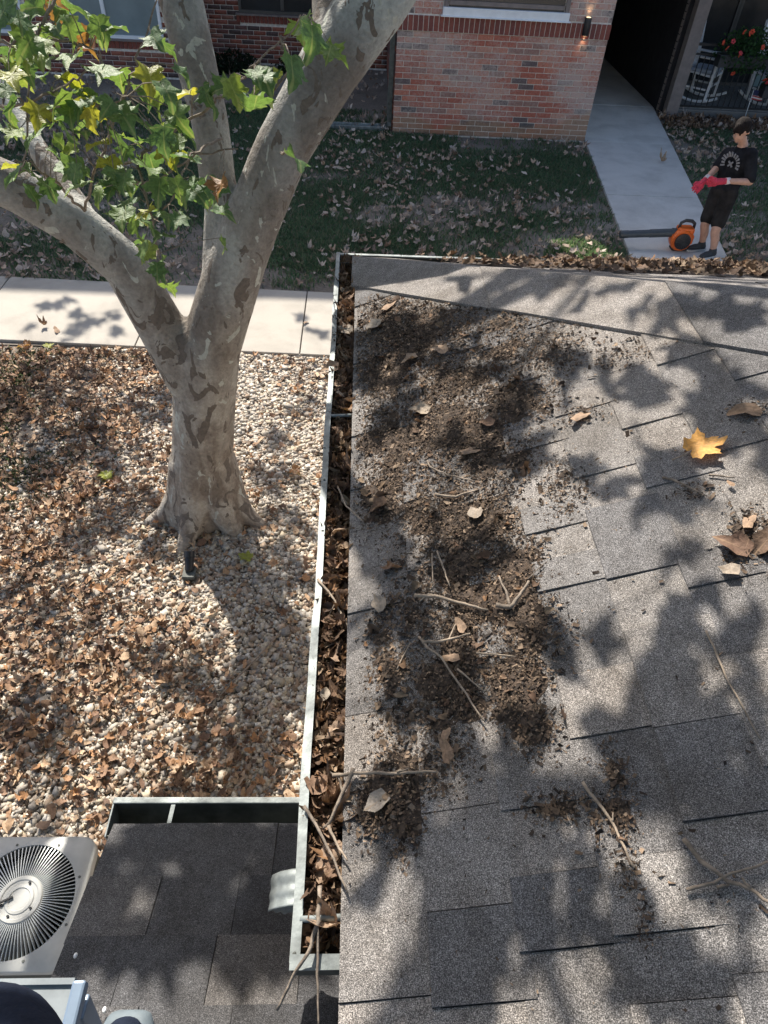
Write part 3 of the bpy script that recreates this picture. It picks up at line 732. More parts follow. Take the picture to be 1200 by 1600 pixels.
o = MB().add(v, f).build('elbow', M_METAL, de, True); m_ = o.modifiers.new('s', 'SOLIDIFY'); m_.thickness = .003
MB().box((.1, 0, .055), (.09, .105, .012), bev=.003).build('flange', M_METAL, de)

# ---------------------------------------------------------------- lower roof
LRX0, LRY, LRZ = -.785, .862, 1.80
low = empty('lower_roof', (LRX0, LRY, LRZ)); tag(low, 'small dark shingled lower roof in the shade beside the gutter', 'roof')
def lz(y): return LRZ+PITCH*(LRY-y)
lv = [(LRX0+.02, LRY-.01), (.1, LRY-.01), (.1, -.9), (LRX0+.02, -.9)]
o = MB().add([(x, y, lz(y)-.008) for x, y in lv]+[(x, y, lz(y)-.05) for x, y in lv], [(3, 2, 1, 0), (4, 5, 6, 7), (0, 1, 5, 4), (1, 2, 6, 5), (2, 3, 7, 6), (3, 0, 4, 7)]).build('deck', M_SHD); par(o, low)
LE = .176
for i in range(10):
    ya = LRY+(.01 if i == 0 else 0)-LE*i; yb = LRY-LE*(i+1)-.02; x = LRX0-.004*(i % 2)-(.0 if i else 0); up = i % 2
    first = True
    while x < .1:
        w = rs.choice((.24, .32, .40)) if not first else (.15, .22, .18, .26)[i % 4]
        first = False; x2 = min(x+w, .1); h = .0105 if up else .0055
        q = [(x+.002, ya), (x2, ya), (x2, yb), (x+.002, yb)]
        v = [(a, b, lz(b)-.006) for a, b in q]+[(a, b, lz(b)+(h if k < 2 else .002)) for k, (a, b) in enumerate(q)]
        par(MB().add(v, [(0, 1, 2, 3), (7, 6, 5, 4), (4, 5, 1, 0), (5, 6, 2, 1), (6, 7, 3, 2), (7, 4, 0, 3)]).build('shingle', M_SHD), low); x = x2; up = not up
par(MB().box((-.35, -.1, .85), (.75, 1.5, 1.7)).build('wall', M_MORTAR), low)
par(MB().box((-.35, LRY-.055, LRZ-.09), (.85, .03, .16)).build('fascia', M_METALD), low)
g2 = empty('rain_gutter'); tag(g2, 'short empty grey gutter at the edge of the lower roof', 'gutter')
gutter_part([(.838, 1.79), (.838, 1.69), (.915, 1.69), (.945, 1.745), (.958, 1.785)], -.80, -.02, 'x', 'trough', M_METALD, g2)
bevel(MB().box((-.41, .952, 1.793), (.79, .022, .009)).build('lip', M_METAL, g2), .003)
bevel(MB().box((-.803, .896, 1.742), (.006, .128, .105)).build('end_cap', M_METAL, g2), .002)
MB().bar((-.60, .94, 1.79), (-.605, .845, 1.785), .014, .006).build('hanger', M_METAL, g2)
stones = [P(118, 1493, z=1.99), P(300, 1340, z=1.86)]

# ---------------------------------------------------------------- air conditioner
AC = empty('air_conditioner', (-1.515, .965, 0)); tag(AC, 'pale grey outdoor air conditioner with round slatted fan grille', 'air conditioner')
M_ACP = plain('ac_paint', (.40, .40, .38), .45, .0, .10, 7, .04, 40); M_ACF = plain('ac_fin', (.40, .42, .42), .35, .5, .1)
AZ = .6
def rrect(w, h, r, n=6):
    p = []
    for cx, cy, a0 in ((w-r, h-r, 0), (-w+r, h-r, 90), (-w+r, -h+r, 180), (w-r, -h+r, 270)):
        for i in range(n+1):
            a = rad(a0+90*i/n); p.append((cx+r*math.cos(a), cy+r*math.sin(a)))
    return p
def rray(a, w=.285, r=.075):
    c_, s_ = abs(math.cos(a)), abs(math.sin(a)); t = w/max(c_, s_)
    if min(c_, s_)*t > w-r:
        k = w-r; b_ = k*(c_+s_); t = b_+math.sqrt(max(0, b_*b_-(2*k*k-r*r)))
    return (t*math.cos(a), t*math.sin(a))
outer = [rray(2*math.pi*(i+.5)/96) for i in range(96)]; n_ = len(outer)
inner = []
for (x_, y_) in outer:
    a = math.atan2(y_, x_); inner.append((.243*math.cos(a), .243*math.sin(a)))
v = [(x_, y_, AZ-.05) for x_, y_ in outer]+[(x_, y_, AZ-.008) for x_, y_ in outer]+[(x_*.975, y_*.975, AZ) for x_, y_ in outer]+[(x_, y_, AZ+.004) for x_, y_ in inner]+[(x_*.985, y_*.985, AZ-.06) for x_, y_ in inner]
f = [(l*n_+k, l*n_+(k+1) % n_, (l+1)*n_+(k+1) % n_, (l+1)*n_+k) for l in range(4) for k in range(n_)]
autosmooth(MB().add(v, f).build('top_cover', M_ACP, AC), 50)
v = [(x_*.95, y_*.95, z) for z in (.05, AZ-.045) for x_, y_ in outer]
o = MB().add(v, [(k, (k+1) % n_, n_+(k+1) % n_, n_+k) for k in range(n_)]+[tuple(range(n_))]).build('casing', M_METALD, AC)
MB().box((0, 0, .025), (.62, .62, .05)).build('base_pan', M_CONC2, AC)
for a in range(8): MB().lathe([(.007, AZ), (.006, AZ+.005)], (.262*math.cos(rad(a*45+22))*1.0, .262*math.sin(rad(a*45+22)), 0), 8).build('screw', M_METALD, AC)
fb = MB(); npt = 6
for i in range(npt):
    t = i/(npt-1); r_ = .098+(.243-.098)*t; z = AZ+.012*(1-t)+.004*math.sin(t*3.14); tw = .18*t
    fb.v += [(r_, -.002-tw*.02, z), (r_, .002-tw*.02, z), (r_, .006-tw*.02, z-.014), (r_, .002-tw*.02, z-.014)]
for i in range(npt-1):
    b = 4*i
    for k in range(4): fb.f.append((b+k, b+(k+1) % 4, b+4+(k+1) % 4, b+4+k))
fm = fb.mesh('grille_fin')
for k in range(84): link('grille_fin', fm, M_ACF, AC).rotation_euler = (0, 0, 2*math.pi*k/84)
hub = autosmooth(MB().lathe([(.103, AZ-.01), (.103, AZ+.012), (.098, AZ+.018), (.085, AZ+.018), (.08, AZ+.014), (.066, AZ+.014), (.062, AZ+.018), (.05, AZ+.019), (.046, AZ+.015), (.001, AZ+.015)], n=40).build('fan_hub', M_ACP, AC), 25)
for a in (70, 200, 250, 330): MB().lathe([(.006, AZ+.012), (.006, AZ+.022)], (.075*math.cos(rad(a)), .075*math.sin(rad(a)), 0), 10).build('bolt', M_BLACK, hub)
MB().bar((-.03, .01, AZ+.022), (-.1, -.03, AZ+.03), .008).build('wire', M_BLACK, hub)
fanb = MB()
for k in range(3):
    a = k*2.094; c_, s_ = math.cos(a), math.sin(a)
    fanb.add([(c_*.05-s_*.03, s_*.05+c_*.03, AZ-.07), (c_*.22-s_*.09, s_*.22+c_*.09, AZ-.06), (c_*.23+s_*.05, s_*.23-c_*.05, AZ-.09), (c_*.05+s_*.03, s_*.05-c_*.03, AZ-.09)], [(0, 1, 2, 3)])
fanb.build('fan_blade', M_METALD, AC)

# ---------------------------------------------------------------- ladder and the feet of the one who climbs it
M_LADD = plain('blue_grey_aluminium', (.20, .26, .34), .4, .3, .1, 6); M_TREAD = plain('tread', (.22, .245, .26), .5, .2, .15, 12)
ra, rb = P(124, 1541, z=2.40), P(108, 1640, z=2.46)
ld = empty('ladder', (-.65, .25, 0)); tag(ld, 'blue grey metal step ladder in the bottom left corner', 'ladder')
def lp(o): return par(o, ld)
dz = Vector((0, -.22, -1)).normalized()
top_ = Vector(ra)
lp(bevel(MB().bar(top_+Vector((0, -.03, -.04)), top_+Vector((0, -.03, -.04))+dz*2.3, .026, .05).build('rail', M_LADD), .004))
lp(bevel(MB().bar(top_+Vector((-.42, -.03, -.04)), top_+Vector((-.42, -.03, -.04))+dz*2.3, .026, .05).build('rail', M_LADD), .004))
lp(bevel(MB().box(top_+Vector((.0, -.09, -.004)), (.03, .2, .03)).build('rail_cap', M_LADD), .006))
for k in range(8):
    c = top_+Vector((-.21, -.035, -.03))+dz*(.27*k)
    t_ = lp(bevel(MB().box(c, (.385, .09, .02)).build('step', M_TREAD), .003))
    MB().box(c+Vector((0, .047, .002)), (.385, .012, .032)).build('nosing', M_TREAD, t_).matrix_parent_inverse = t_.matrix_world.inverted()
pg = empty('person', (-.5, .1, 2.3)); tag(pg, 'legs in dark navy trousers with a grey shoe at the bottom left corner', 'person')
M_NAVYT = plain('navy_trousers', (.016, .022, .04), .9, 0, .3, 8, .6, 30, .12); M_SHOE = plain('grey_shoe', (.13, .16, .18), .7, 0, .15, 20)
kn = P(-42, 1690, z=3.0)
shp = P(192, 1626, z=2.43)
o = blob('trousers', [[((-.16, -.16, 3.35), .11), (kn, .115), (kn+np.array((-.02, -.16, -.42)), .06)], [((-.1, -.2, 3.3), .10), ((-.3, -.12, 2.9), .075), (shp+np.array((.0, -.2, .09)), .055)]], M_NAVYT, None, .02, 4); par(o, pg)
o = blob('shoe', [[(shp+np.array((0, -.2, .02)), .05), (shp+np.array((0, -.08, .0)), .056), (shp+np.array((0, -.005, -.012)), .05)]], M_NAVYT, None, .01, 4); par(o, pg)
o = blob('toe_cap', [[(shp+np.array((-.045, -.015, -.022)), .024), (shp+np.array((-.025, .03, -.022)), .026), (shp+np.array((.025, .03, -.022)), .026), (shp+np.array((.045, -.015, -.022)), .024)]], M_SHOE, None, .008, 3); par(o, pg)
o = blob('shoe', [[(kn+np.array((-.02, -.2, -.46)), .045), (kn+np.array((-.02, -.04, -.48)), .045)]], M_SHOE, None, .012, 4); par(o, pg)
# ================================================================== SYCAMORE
def leaf_obj_mat(name, stops, transl, rough=.4, spec=.5):
    m, nt, b, ns, ls = mat(name); oi = ns.new('ShaderNodeObjectInfo'); r = ramp(ns, stops); ls.new(oi.outputs['Random'], r.inputs[0])
    tc = ns.new('ShaderNodeTexCoord'); t = noise(ns, ls, 7, 5, .65, tc.outputs['Object'], .4); r2 = ramp(ns, [(.3, (.62,)*3), (.7, (1.2,)*3)]); ls.new(t.outputs[0], r2.inputs[0])
    # veins: thin pale lines fanning from the base
    sx = ns.new('ShaderNodeSeparateXYZ'); ls.new(tc.outputs['Object'], sx.inputs[0])
    ad = ns.new('ShaderNodeMath'); ad.operation = 'ADD'; ls.new(sx.outputs[1], ad.inputs[0]); ad.inputs[1].default_value = .36
    at_ = ns.new('ShaderNodeMath'); at_.operation = 'ARCTAN2'; ls.new(sx.outputs[0], at_.inputs[0]); ls.new(ad.outputs[0], at_.inputs[1])
    mu = ns.new('ShaderNodeMath'); mu.operation = 'MULTIPLY'; ls.new(at_.outputs[0], mu.inputs[0]); mu.inputs[1].default_value = 4.6
    co = ns.new('ShaderNodeMath'); co.operation = 'COSINE'; ls.new(mu.outputs[0], co.inputs[0])
    rv = ramp(ns, [(.965, (0, 0, 0)), (.995, (.35,)*3)]); ls.new(co.outputs[0], rv.inputs[0])
    c = mix(ns, ls, 1.0, r.outputs[0], r2.outputs[0], 'MULTIPLY')
    c = mix(ns, ls, rv.outputs[0], c, (.42, .42, .22) if transl > .3 else (.40, .27, .16))
    ls.new(c, b.inputs['Base Color']); b.inputs['Roughness'].default_value = rough; b.inputs['Specular IOR Level'].default_value = spec
    bump(ns, ls, b, t.outputs[0], .25, .05)
    tr = ns.new('ShaderNodeBsdfTranslucent'); cc = mix(ns, ls, 1.0, c, (1.3, 1.25, .6) if transl > .3 else (1.1, .9, .6), 'MULTIPLY'); ls.new(cc, tr.inputs[0])
    ms = ns.new('ShaderNodeMixShader'); ms.inputs[0].default_value = transl
    ls.new(b.outputs[0], ms.inputs[1]); ls.new(tr.outputs[0], ms.inputs[2]); ls.new(ms.outputs[0], nt.nodes['Material Output'].inputs[0]); return m
M_LG = leaf_obj_mat('sycamore_green', [(0, (.09, .17, .075)), (.45, (.12, .21, .08)), (.85, (.16, .25, .08)), (1, (.26, .33, .08))], .4, .48, .4)
M_LY = leaf_obj_mat('sycamore_yellow', [(0, (.30, .34, .05)), (1, (.40, .38, .07))], .45)
M_LO = leaf_obj_mat('sycamore_orange', [(0, (.34, .17, .07)), (.6, (.28, .15, .07)), (1, (.15, .06, .04))], .35)
M_LB = leaf_obj_mat('brown_dry_leaf', [(0, (.15, .095, .066)), (.2, (.25, .155, .10)), (.4, (.10, .062, .044)), (.58, (.32, .215, .145)), (.74, (.19, .115, .08)), (.9, (.42, .30, .21)), (1, (.40, .34, .27))], .12, .7, .25)
tree = empty('sycamore_tree', (-1.2, 4.1, 0)); tag(tree, 'big sycamore with mottled bark forking above the gravel bed', 'tree')
def tp(o): return par(o, tree)
Q = lambda u, v, y=4.1: tuple(P(u, v, y=y))
chains = [
 [(Q(313, 800), .30), (Q(315, 765), .265), (Q(317, 700), .237), (Q(320, 620), .226), (Q(325, 540), .222)],
 [(Q(325, 560), .205), (Q(350, 475), .192), (Q(370, 410, 4.12), .18), (Q(395, 345, 4.14), .165), (Q(440, 235, 4.18), .155), (Q(512, 110, 4.24), .165), (Q(590, -5, 4.3), .172), (Q(650, -90, 4.4), .15)],
 [(Q(352, 430, 4.16), .15), (Q(347, 330, 4.25), .108), (Q(328, 190, 4.35), .108), (Q(285, 10, 4.5), .12), (Q(262, -90, 4.6), .115)],
 [(Q(300, 590), .19), (Q(246, 500), .158), (Q(196, 415, 4.06), .142), (Q(115, 348, 4.0), .132), (Q(30, 297, 3.95), .128), (Q(-90, 245, 3.9), .12)],
 [(Q(125, 330, 4.1), .08), (Q(60, 235, 4.35), .062), (Q(8, 150, 4.6), .058), (Q(-60, 40, 4.9), .05)],
 [(Q(500, 120, 4.22), .12), (Q(520, 40, 4.35), .11), (Q(515, -60, 4.55), .10)],
 [((-1.28, 4.1, .55), .19), ((-1.39, 4.06, .25), .145), ((-1.55, 4.0, .08), .08), ((-1.74, 3.94, -.03), .05)],
 [((-1.12, 4.1, .55), .19), ((-1.03, 4.06, .25), .145), ((-.90, 4.0, .09), .08), ((-.74, 3.93, -.03), .05)],
 [((-1.25, 4.04, .6), .18), ((-1.28, 3.93, .25), .14), ((-1.33, 3.78, .07), .08), ((-1.38, 3.62, -.04), .05)],
 [((-1.14, 4.03, .5), .17), ((-1.06, 3.94, .15), .12), ((-.97, 3.86, -.03), .07)],
 [((-1.2, 4.2, .5), .18), ((-1.22, 4.35, .1), .12)],
]
trunk = tp(blob('trunk', chains, M_BARK, None, .022, 6))
# upper limbs and the crown above the picture
ends = {'r': Q(650, -90, 4.4), 'm': Q(262, -90, 4.6), 'l': Q(-90, 245, 3.9), 't': Q(-60, 40, 4.9), 'f': Q(515, -60, 4.55)}
rc = random.Random(9)
limb = MB(); tips = []
def grow(p, d, r, L, n):
    p = Vector(p); d = Vector(d).normalized(); pts = [p.copy()]; rr = [r]
    for i in range(5):
        d = (d+Vector((rc.gauss(0, .13), rc.gauss(0, .13), rc.gauss(0, .1)+.03))).normalized(); p = p+d*(L/5); pts.append(p.copy()); rr.append(r*(1-.09*(i+1)))
        if p.z > 4.9 and i > 1: tips.append(p.copy())
    limb.tube(pts, rr, 8)
    if n > 0 and r > .02:
        for k in range(3):
            dd = Vector((d.x+rc.gauss(0, .6), d.y+rc.gauss(0, .6), d.z+rc.gauss(0, .35))); grow(p, dd, r*.5, L*.72, n-1)
grow(ends['r'], (.3, .95, .95), .13, 2.6, 2); grow(ends['m'], (-.2, .6, 1), .115, 2.6, 2); grow(ends['l'], (-.9, -.1, .75), .12, 2.4, 2); grow(ends['t'], (-.5, .6, .8), .05, 1.8, 1); grow(ends['f'], (-.1, .9, 1.0), .09, 2.6, 2)
for q_, d_, r_ in ((ends['r'], (.5, -.75, 1.0), .10), (ends['m'], (.1, -.8, 1.1), .09), (ends['l'], (-.2, -.9, .9), .08)): grow(q_, d_, r_, 2.8, 2)  # unseen limbs added to carry the overhead leaves that dim the sky
lo_ = tp(limb.build('limb', M_BARK, None, True))
# crown leaves: grouped where the dappled shade of the yard lies
pos, siz = [], []
rg = np.random.default_rng(77)
def shade(c, rw, dens, t0, t1):
    n = max(1, int(round(dens*rw*rw*3.14/.017)))
    for _ in range(n):
        a = rg.random()*6.283; q = rw*math.sqrt(rg.random())*.92; t = rg.uniform(t0, t1)
        pos.append(c+np.array((q*math.cos(a), q*math.sin(a), 0))+SDIR*t); siz.append(rg.uniform(.14, .21))
ROOF_SH = [(720, 440, 14), (790, 450, 14), (860, 455, 16), (960, 465, 22), (1010, 480, 18), (1080, 490, 26), (1160, 515, 28), (620, 420, 14), (700, 560, 26), (640, 600, 22), (740, 560, 22), (760, 590, 20), (620, 660, 24), (700, 690, 22), (740, 720, 20), (660, 850, 24), (600, 820, 14), (900, 560, 20), (1000, 620, 20), (1120, 640, 16), (990, 690, 14), (1110, 1100, 26), (1030, 1070, 20), (980, 1180, 16), (800, 1310, 34), (780, 1390, 30), (830, 1400, 30), (1000, 1500, 16), (600, 520, 45), (575, 570, 35), (600, 620, 30), (690, 500, 28), (655, 545, 30), (585, 700, 22), (870, 590, 32), (830, 625, 32), (790, 660, 32), (835, 705, 36), (810, 730, 22), (960, 590, 34), (1010, 575, 26), (1085, 545, 24), (1040, 500, 26), (1130, 490, 34), (1190, 500, 30), (900, 470, 20), (640, 430, 18), (930, 735, 24), (945, 770, 28), (965, 810, 30), (1030, 760, 34), (1050, 790, 22), (1090, 600, 22), (1160, 680, 30), (1190, 720, 22), (1150, 600, 20), (1060, 872, 18), (1100, 930, 14), (1065, 985, 26), (1085, 1030, 30), (995, 1125, 30), (1050, 1120, 26), (1085, 1160, 24), (1150, 1080, 42), (1180, 1140, 34), (1170, 1010, 22), (870, 1030, 14), (945, 1000, 14), (690, 1085, 42), (620, 1100, 36), (600, 960, 30), (570, 990, 24), (690, 880, 26), (735, 885, 24), (590, 870, 14), (575, 1240, 26), (620, 1255, 34), (600, 1345, 30), (640, 1300, 26), (735, 1380, 50), (700, 1430, 36), (770, 1450, 34), (860, 1330, 44), (890, 1290, 30), (910, 1370, 34), (690, 1520, 46), (730, 1580, 40), (1070, 1330, 36), (1120, 1370, 40), (1170, 1290, 24), (1040, 1530, 26), (1110, 1570, 40), (1150, 1430, 18), (830, 1170, 20), (800, 1130, 22)]
for u, v_, r in ROOF_SH:
    c = RP(u, v_); c2 = RP(u+r, v_); shade(c, np.linalg.norm(c2-c)*1.0, 1.7, 3.1, 4.6)
LOW_SH = [(200, 1330, 70), (330, 1330, 60), (420, 1330, 50), (180, 1440, 70), (300, 1440, 70), (420, 1450, 60), (150, 1540, 60), (280, 1540, 70), (400, 1550, 60), (330, 1270, 60), (240, 1280, 50), (440, 1280, 40), (480, 1480, 40), (490, 1560, 40)]
for u, v_, r in LOW_SH:
    c = P(u, v_, z=1.88); c2 = P(u+r, v_, z=1.88); shade(c, np.linalg.norm(c2-c), 2.3, 4.2, 6.5)
GND_SH = [(40, 650, 70), (110, 690, 60), (150, 640, 40), (60, 740, 60), (190, 720, 50), (240, 640, 45), (200, 800, 60), (120, 850, 40), (330, 840, 55), (250, 860, 40), (430, 760, 45), (450, 830, 50), (420, 880, 45), (470, 920, 40), (460, 990, 40), (410, 960, 30), (330, 1010, 26), (290, 1080, 45), (230, 1040, 26), (380, 1090, 50), (440, 1120, 50), (420, 1190, 50), (340, 1170, 40), (60, 1190, 50), (30, 1120, 40), (110, 1140, 26), (20, 920, 34), (70, 960, 20), (140, 990, 22), (470, 640, 26), (440, 690, 26), (60, 590, 30), (120, 600, 30)]
for u, v_, r in GND_SH:
    c = P(u, v_, z=0); c2 = P(u+r, v_, z=0); shade(c, np.linalg.norm(c2-c), 1.0, 7.0, 9.0)
for u, v_, r in [(90, 480, 26), (130, 500, 30), (170, 490, 20), (110, 520, 26), (60, 510, 16), (190, 520, 14), (490, 520, 16), (475, 500, 10), (250, 470, 10)]:
    c = P(u, v_, z=0.04); c2 = P(u+r, v_, z=0.04); shade(c, np.linalg.norm(c2-c), .8, 7.0, 8.5)
for u, v_, r in [(40, 1340, 26), (120, 1360, 30), (100, 1440, 26), (30, 1490, 24), (60, 1420, 20)]:
    c = P(u, v_, z=.6); c2 = P(u+r, v_, z=.6); shade(c, np.linalg.norm(c2-c), .8, 6.2, 8)
for t in tips:                                   # leaves round the far ends of the limbs, high over the frame
    hit = np.array(t)-SDIR*((t.z-2.6)/SDIR[2])
    if t.z < 7.2 or (hit[0] > -2.6 and hit[1] < 4.6): continue
    for _ in range(7):
        pos.append(np.array(t)+rg.normal(0, .3, 3)+np.array((0, 0, .5))); siz.append(rg.uniform(.13, .2))
for _ in range(150):                             # unseen crown overhead, added to dim the sky light on the roof
    zc = rg.uniform(6.0, 9.0); cc0 = np.array((rg.uniform(-4.5, 4.5), rg.uniform(-5.5, zc-3.6), zc))
    for _ in range(34):
        q_ = cc0+rg.normal(0, .38, 3)
        if q_[1] < q_[2]-2.9: pos.append(q_); siz.append(rg.uniform(.15, .22))
pos = np.array(pos); siz = np.array(siz); keep = pos[:, 2] > 4.55; pos, siz = pos[keep], siz[keep]
gc = np.array([(.06, .13, .04), (.08, .16, .045), (.12, .2, .05), (.3, .3, .06)])[rg.integers(0, 4, len(pos))]
cr = stuff_leaves('crown', pos, siz, gc, M_LEAF, tilt=.55, curl=.15, fold=.15); tp(cr); cr['kind'] = 'stuff'
# fine branches that carry those leaf groups
tw = MB(); tipa = np.array([tuple(t) for t in tips]+[tuple(Vector(e)) for e in ends.values()])
sel = rg.choice(len(pos), min(330, len(pos)), replace=False)
for i in sel:
    p = pos[i]; dist = np.linalg.norm(tipa-p, axis=1)+np.where(tipa[:, 2] > p[2]+.6, 2, 0); q = tipa[np.argmin(dist)]
    mid = (p+q)/2+np.array((0, 0, .15))*min(1, np.linalg.norm(p-q)); 
    if mid[2] > 4.5: tw.tube([q, mid, p], [.009, .006, .003], 4, False)
tp(tw.build('twig', M_TWIG))
# the low leafy spray seen in the picture
TW = [[(90, -20, 3.5), (60, 60, 3.45), (44, 130, 3.4), (42, 240, 3.4), (28, 275, 3.4)],
      [(130, 330, 3.9), (150, 260, 3.7), (185, 175, 3.55), (215, 90, 3.5), (245, 0, 3.5)],
      [(215, 250, 3.6), (245, 222, 3.6), (330, 165, 3.62), (365, 138, 3.65), (420, 80, 3.65), (480, 25, 3.65)],
      [(150, 260, 3.7), (215, 250, 3.6), (235, 330, 3.5), (247, 400, 3.5), (262, 440, 3.5)],
      [(150, 290, 3.72), (240, 285, 3.6), (310, 240, 3.6), (372, 232, 3.62)],
      [(-30, 170, 3.5), (40, 160, 3.45), (105, 135, 3.4), (160, 100, 3.4)],
      [(-30, 60, 3.3), (40, 70, 3.3), (100, 60, 3.3), (140, 75, 3.3)],
      [(42, 190, 3.4), (95, 165, 3.3), (150, 170, 3.3), (200, 150, 3.3)],
      [(130, 330, 3.9), (90, 290, 3.7), (50, 255, 3.5), (25, 250, 3.45)],
      [(345, 215, 3.9), (300, 240, 3.7), (270, 300, 3.55), (240, 350, 3.5)],
      [(440, 60, 3.65), (455, 100, 3.65), (430, 140, 3.65)],
      [(440, 240, 3.9), (452, 238, 3.8), (460, 240, 3.78)]]
spray = MB(); samples = []
for t in TW:
    pts = [P(u, v_, y=yy) for u, v_, yy in t]
    fine = []
    for a, b in zip(pts[:-1], pts[1:]):
        for k in range(6): fine.append(a+(b-a)*k/6+rg.normal(0, .006, 3))
    fine.append(pts[-1]); samples += fine
    spray.tube(fine, list(np.linspace(.0085, .0035, len(fine))), 5)
samples = np.array(samples)
LV = [(30, 90), (18, 40), (75, 50), (15, 78), (85, 55), (95, 20), (62, 15), (40, 25), (110, 130), (190, 120), (120, 170), (215, 130), (243, 62), (165, 112), (20, 115), (30, 262), (95, 230), (140, 212), (160, 240), (210, 195), (230, 262), (265, 150), (245, 155), (280, 250), (300, 245), (185, 272), (170, 292), (60, 282), (82, 292), (130, 285), (200, 312), (240, 292), (215, 345), (230, 352), (252, 330), (280, 302), (290, 285), (230, 398), (245, 420), (262, 442), (350, 372), (335, 290), (370, 132), (402, 142), (412, 162), (432, 132), (470, 38), (488, 60), (502, 88), (452, 105), (392, 112), (456, 247), (150, 150), (130, 190), (100, 195), (60, 200), (35, 215), (5, 200), (200, 235), (180, 215), (60, 120), (5, 140), (20, 165), (150, 60), (175, 40), (115, 85), (255, 200), (275, 180), (265, 225), (300, 275), (310, 300), (255, 285), (205, 280), (150, 310), (120, 262), (225, 220), (330, 150), (345, 130), (90, 150), (75, 100), (50, 60), (10, 10), (120, 20), (285, 120), (190, 180), (170, 165), (105, 270), (240, 250), (215, 372), (195, 340), (270, 345)]
LVY = [(110, 130), (28, 262), (265, 235), (155, 225), (230, 332), (170, 255), (60, 175), (18, 118), (290, 148), (40, 85), (235, 120), (140, 175)]
LVO = [(120, 62), (143, 76), (345, 290), (88, 12)]
def mk_leaf(name, k, m, fold, droop, wav, curl, seed):
    tv, tf = leaf_tpl(fold, droop, wav, seed, curl); me = bpy.data.meshes.new(name); me.from_pydata(tv.tolist(), [], tf.tolist()); me.materials.append(m)
    me.polygons.foreach_set('use_smooth', [True]*len(me.polygons)); return me
LMG = [mk_leaf('leaf', i, M_LG, .18+.1*(i % 3), .45+.1*(i % 2), .07, .0, 40+i) for i in range(5)]
LMY = [mk_leaf('leaf', i, M_LY, .25, .4, .07, .0, 60+i) for i in range(2)]; LMO = [mk_leaf('leaf', i, M_LO, .4, .6, .1, .3, 70+i) for i in range(2)]
spr = None
leaf_objs = []
def place(u, v_, meshes, s):
    d = np.hypot(*(np.array([(u, v_)]).T-np.array([[u], [v_]])))
    cand = None; best = 1e9
    y0 = 3.45+rg.uniform(-.35, .3)
    p = P(u, v_, y=y0)
    j = np.argmin(np.linalg.norm(samples-p, axis=1)); q = samples[j]
    if np.linalg.norm(q-p) > .5: p = P(u, v_, y=q[1]+rg.uniform(-.1, .1)); j = np.argmin(np.linalg.norm(samples-p, axis=1)); q = samples[j]
    out = p-q; yaw = math.atan2(out[1]-.0, out[0]+1e-6)-math.pi/2+rg.normal(0, .5)
    o = bpy.data.objects.new('leaf', meshes[rg.integers(0, len(meshes))]); COL.objects.link(o)
    o.scale = (s,)*3
    R = Matrix.Rotation(yaw, 3, 'Z')@Matrix.Rotation(rg.normal(-.45, .45), 3, 'X')@Matrix.Rotation(rg.normal(0, .45), 3, 'Y')
    o.rotation_euler = R.to_euler(); o.location = tuple(p); leaf_objs.append(o)
    base = Vector(p)+R@Vector((0, -.33*s, 0)); spray.tube([q, (Vector(q)+base)/2+Vector((0, 0, .02)), base], [.003, .0022, .002], 4, False)
for u, v_ in LV: place(u+rg.normal(0, 5), v_+rg.normal(0, 5), LMG, rg.uniform(.085, .145))
for u, v_ in LV[::2]: place(u+rg.normal(0, 16), v_+rg.normal(0, 16), LMG, rg.uniform(.09, .13))
for u, v_ in LVY: place(u, v_, LMY, rg.uniform(.10, .14))
for u, v_ in LVO: place(u, v_, LMO, rg.uniform(.11, .15))
spr = tp(spray.build('leafy_branch', M_TWIG))
bpy.context.view_layer.update()
for o in leaf_objs: o.parent = spr; o.matrix_parent_inverse = spr.matrix_world.inverted()

# ================================================================== PERSON WITH RED GLOVES
M_SKIN = plain('skin', (.50, .29, .21), .55, 0, .07, 20); M_TEE = plain('black_tshirt', (.016, .017, .021), .9, 0, .3, 9, 1.0, 13, .12); M_SHORT = plain('black_shorts', (.024, .022, .022), .9, 0, .3, 9, 1.0, 15, .12)
M_HAIR = plain('dark_hair', (.014, .010, .009), .8, 0, .4, 60, .8, 120, .15); M_GLOVE = plain('red_glove', (.50, .03, .065), .7, 0, .2, 60); M_CUFF = plain('glove_cuff', (.62, .55, .56), .8, 0, .2)
M_SNK = plain('dark_sneaker', (.025, .03, .035), .7, 0, .2, 40); M_SOLE = plain('pale_sole', (.45, .45, .45), .6)
KZ = .045
K = lambda u, v_, y: np.array(P(u, v_, y=y))
person = empty('person', (4.85, 9.4, KZ)); tag(person, 'person in black t-shirt and shorts pulling on red gloves on the walkway', 'person')
def pp(o): return par(o, person)
aR, aL = K(1093, 390, 9.52), K(1108, 406, 9.30); aR[2] = max(aR[2], KZ+.09); aL[2] = max(aL[2], KZ+.09)
kR, kL = K(1101, 352, 9.52), K(1117, 363, 9.31); hR, hL = K(1122, 300, 9.62), K(1140, 302, 9.47)
pel = (hR+hL)/2+np.array((0, 0, .03)); waist = K(1140, 280, 9.54); chest = K(1152, 249, 9.50); neck = K(1161, 226, 9.50); head = K(1159, 203, 9.45)
sR, sL = K(1137, 240, 9.64), K(1174, 241, 9.35); eR, eL = K(1120, 262, 9.60), K(1172, 284, 9.22); wR, wL = K(1104, 279, 9.35), K(1136, 283, 9.16); mR, mL = K(1094, 289, 9.28), K(1117, 284, 9.14)
fwd = np.array((-.78, -.62, 0)); sd = np.array((-.62, .78, 0))
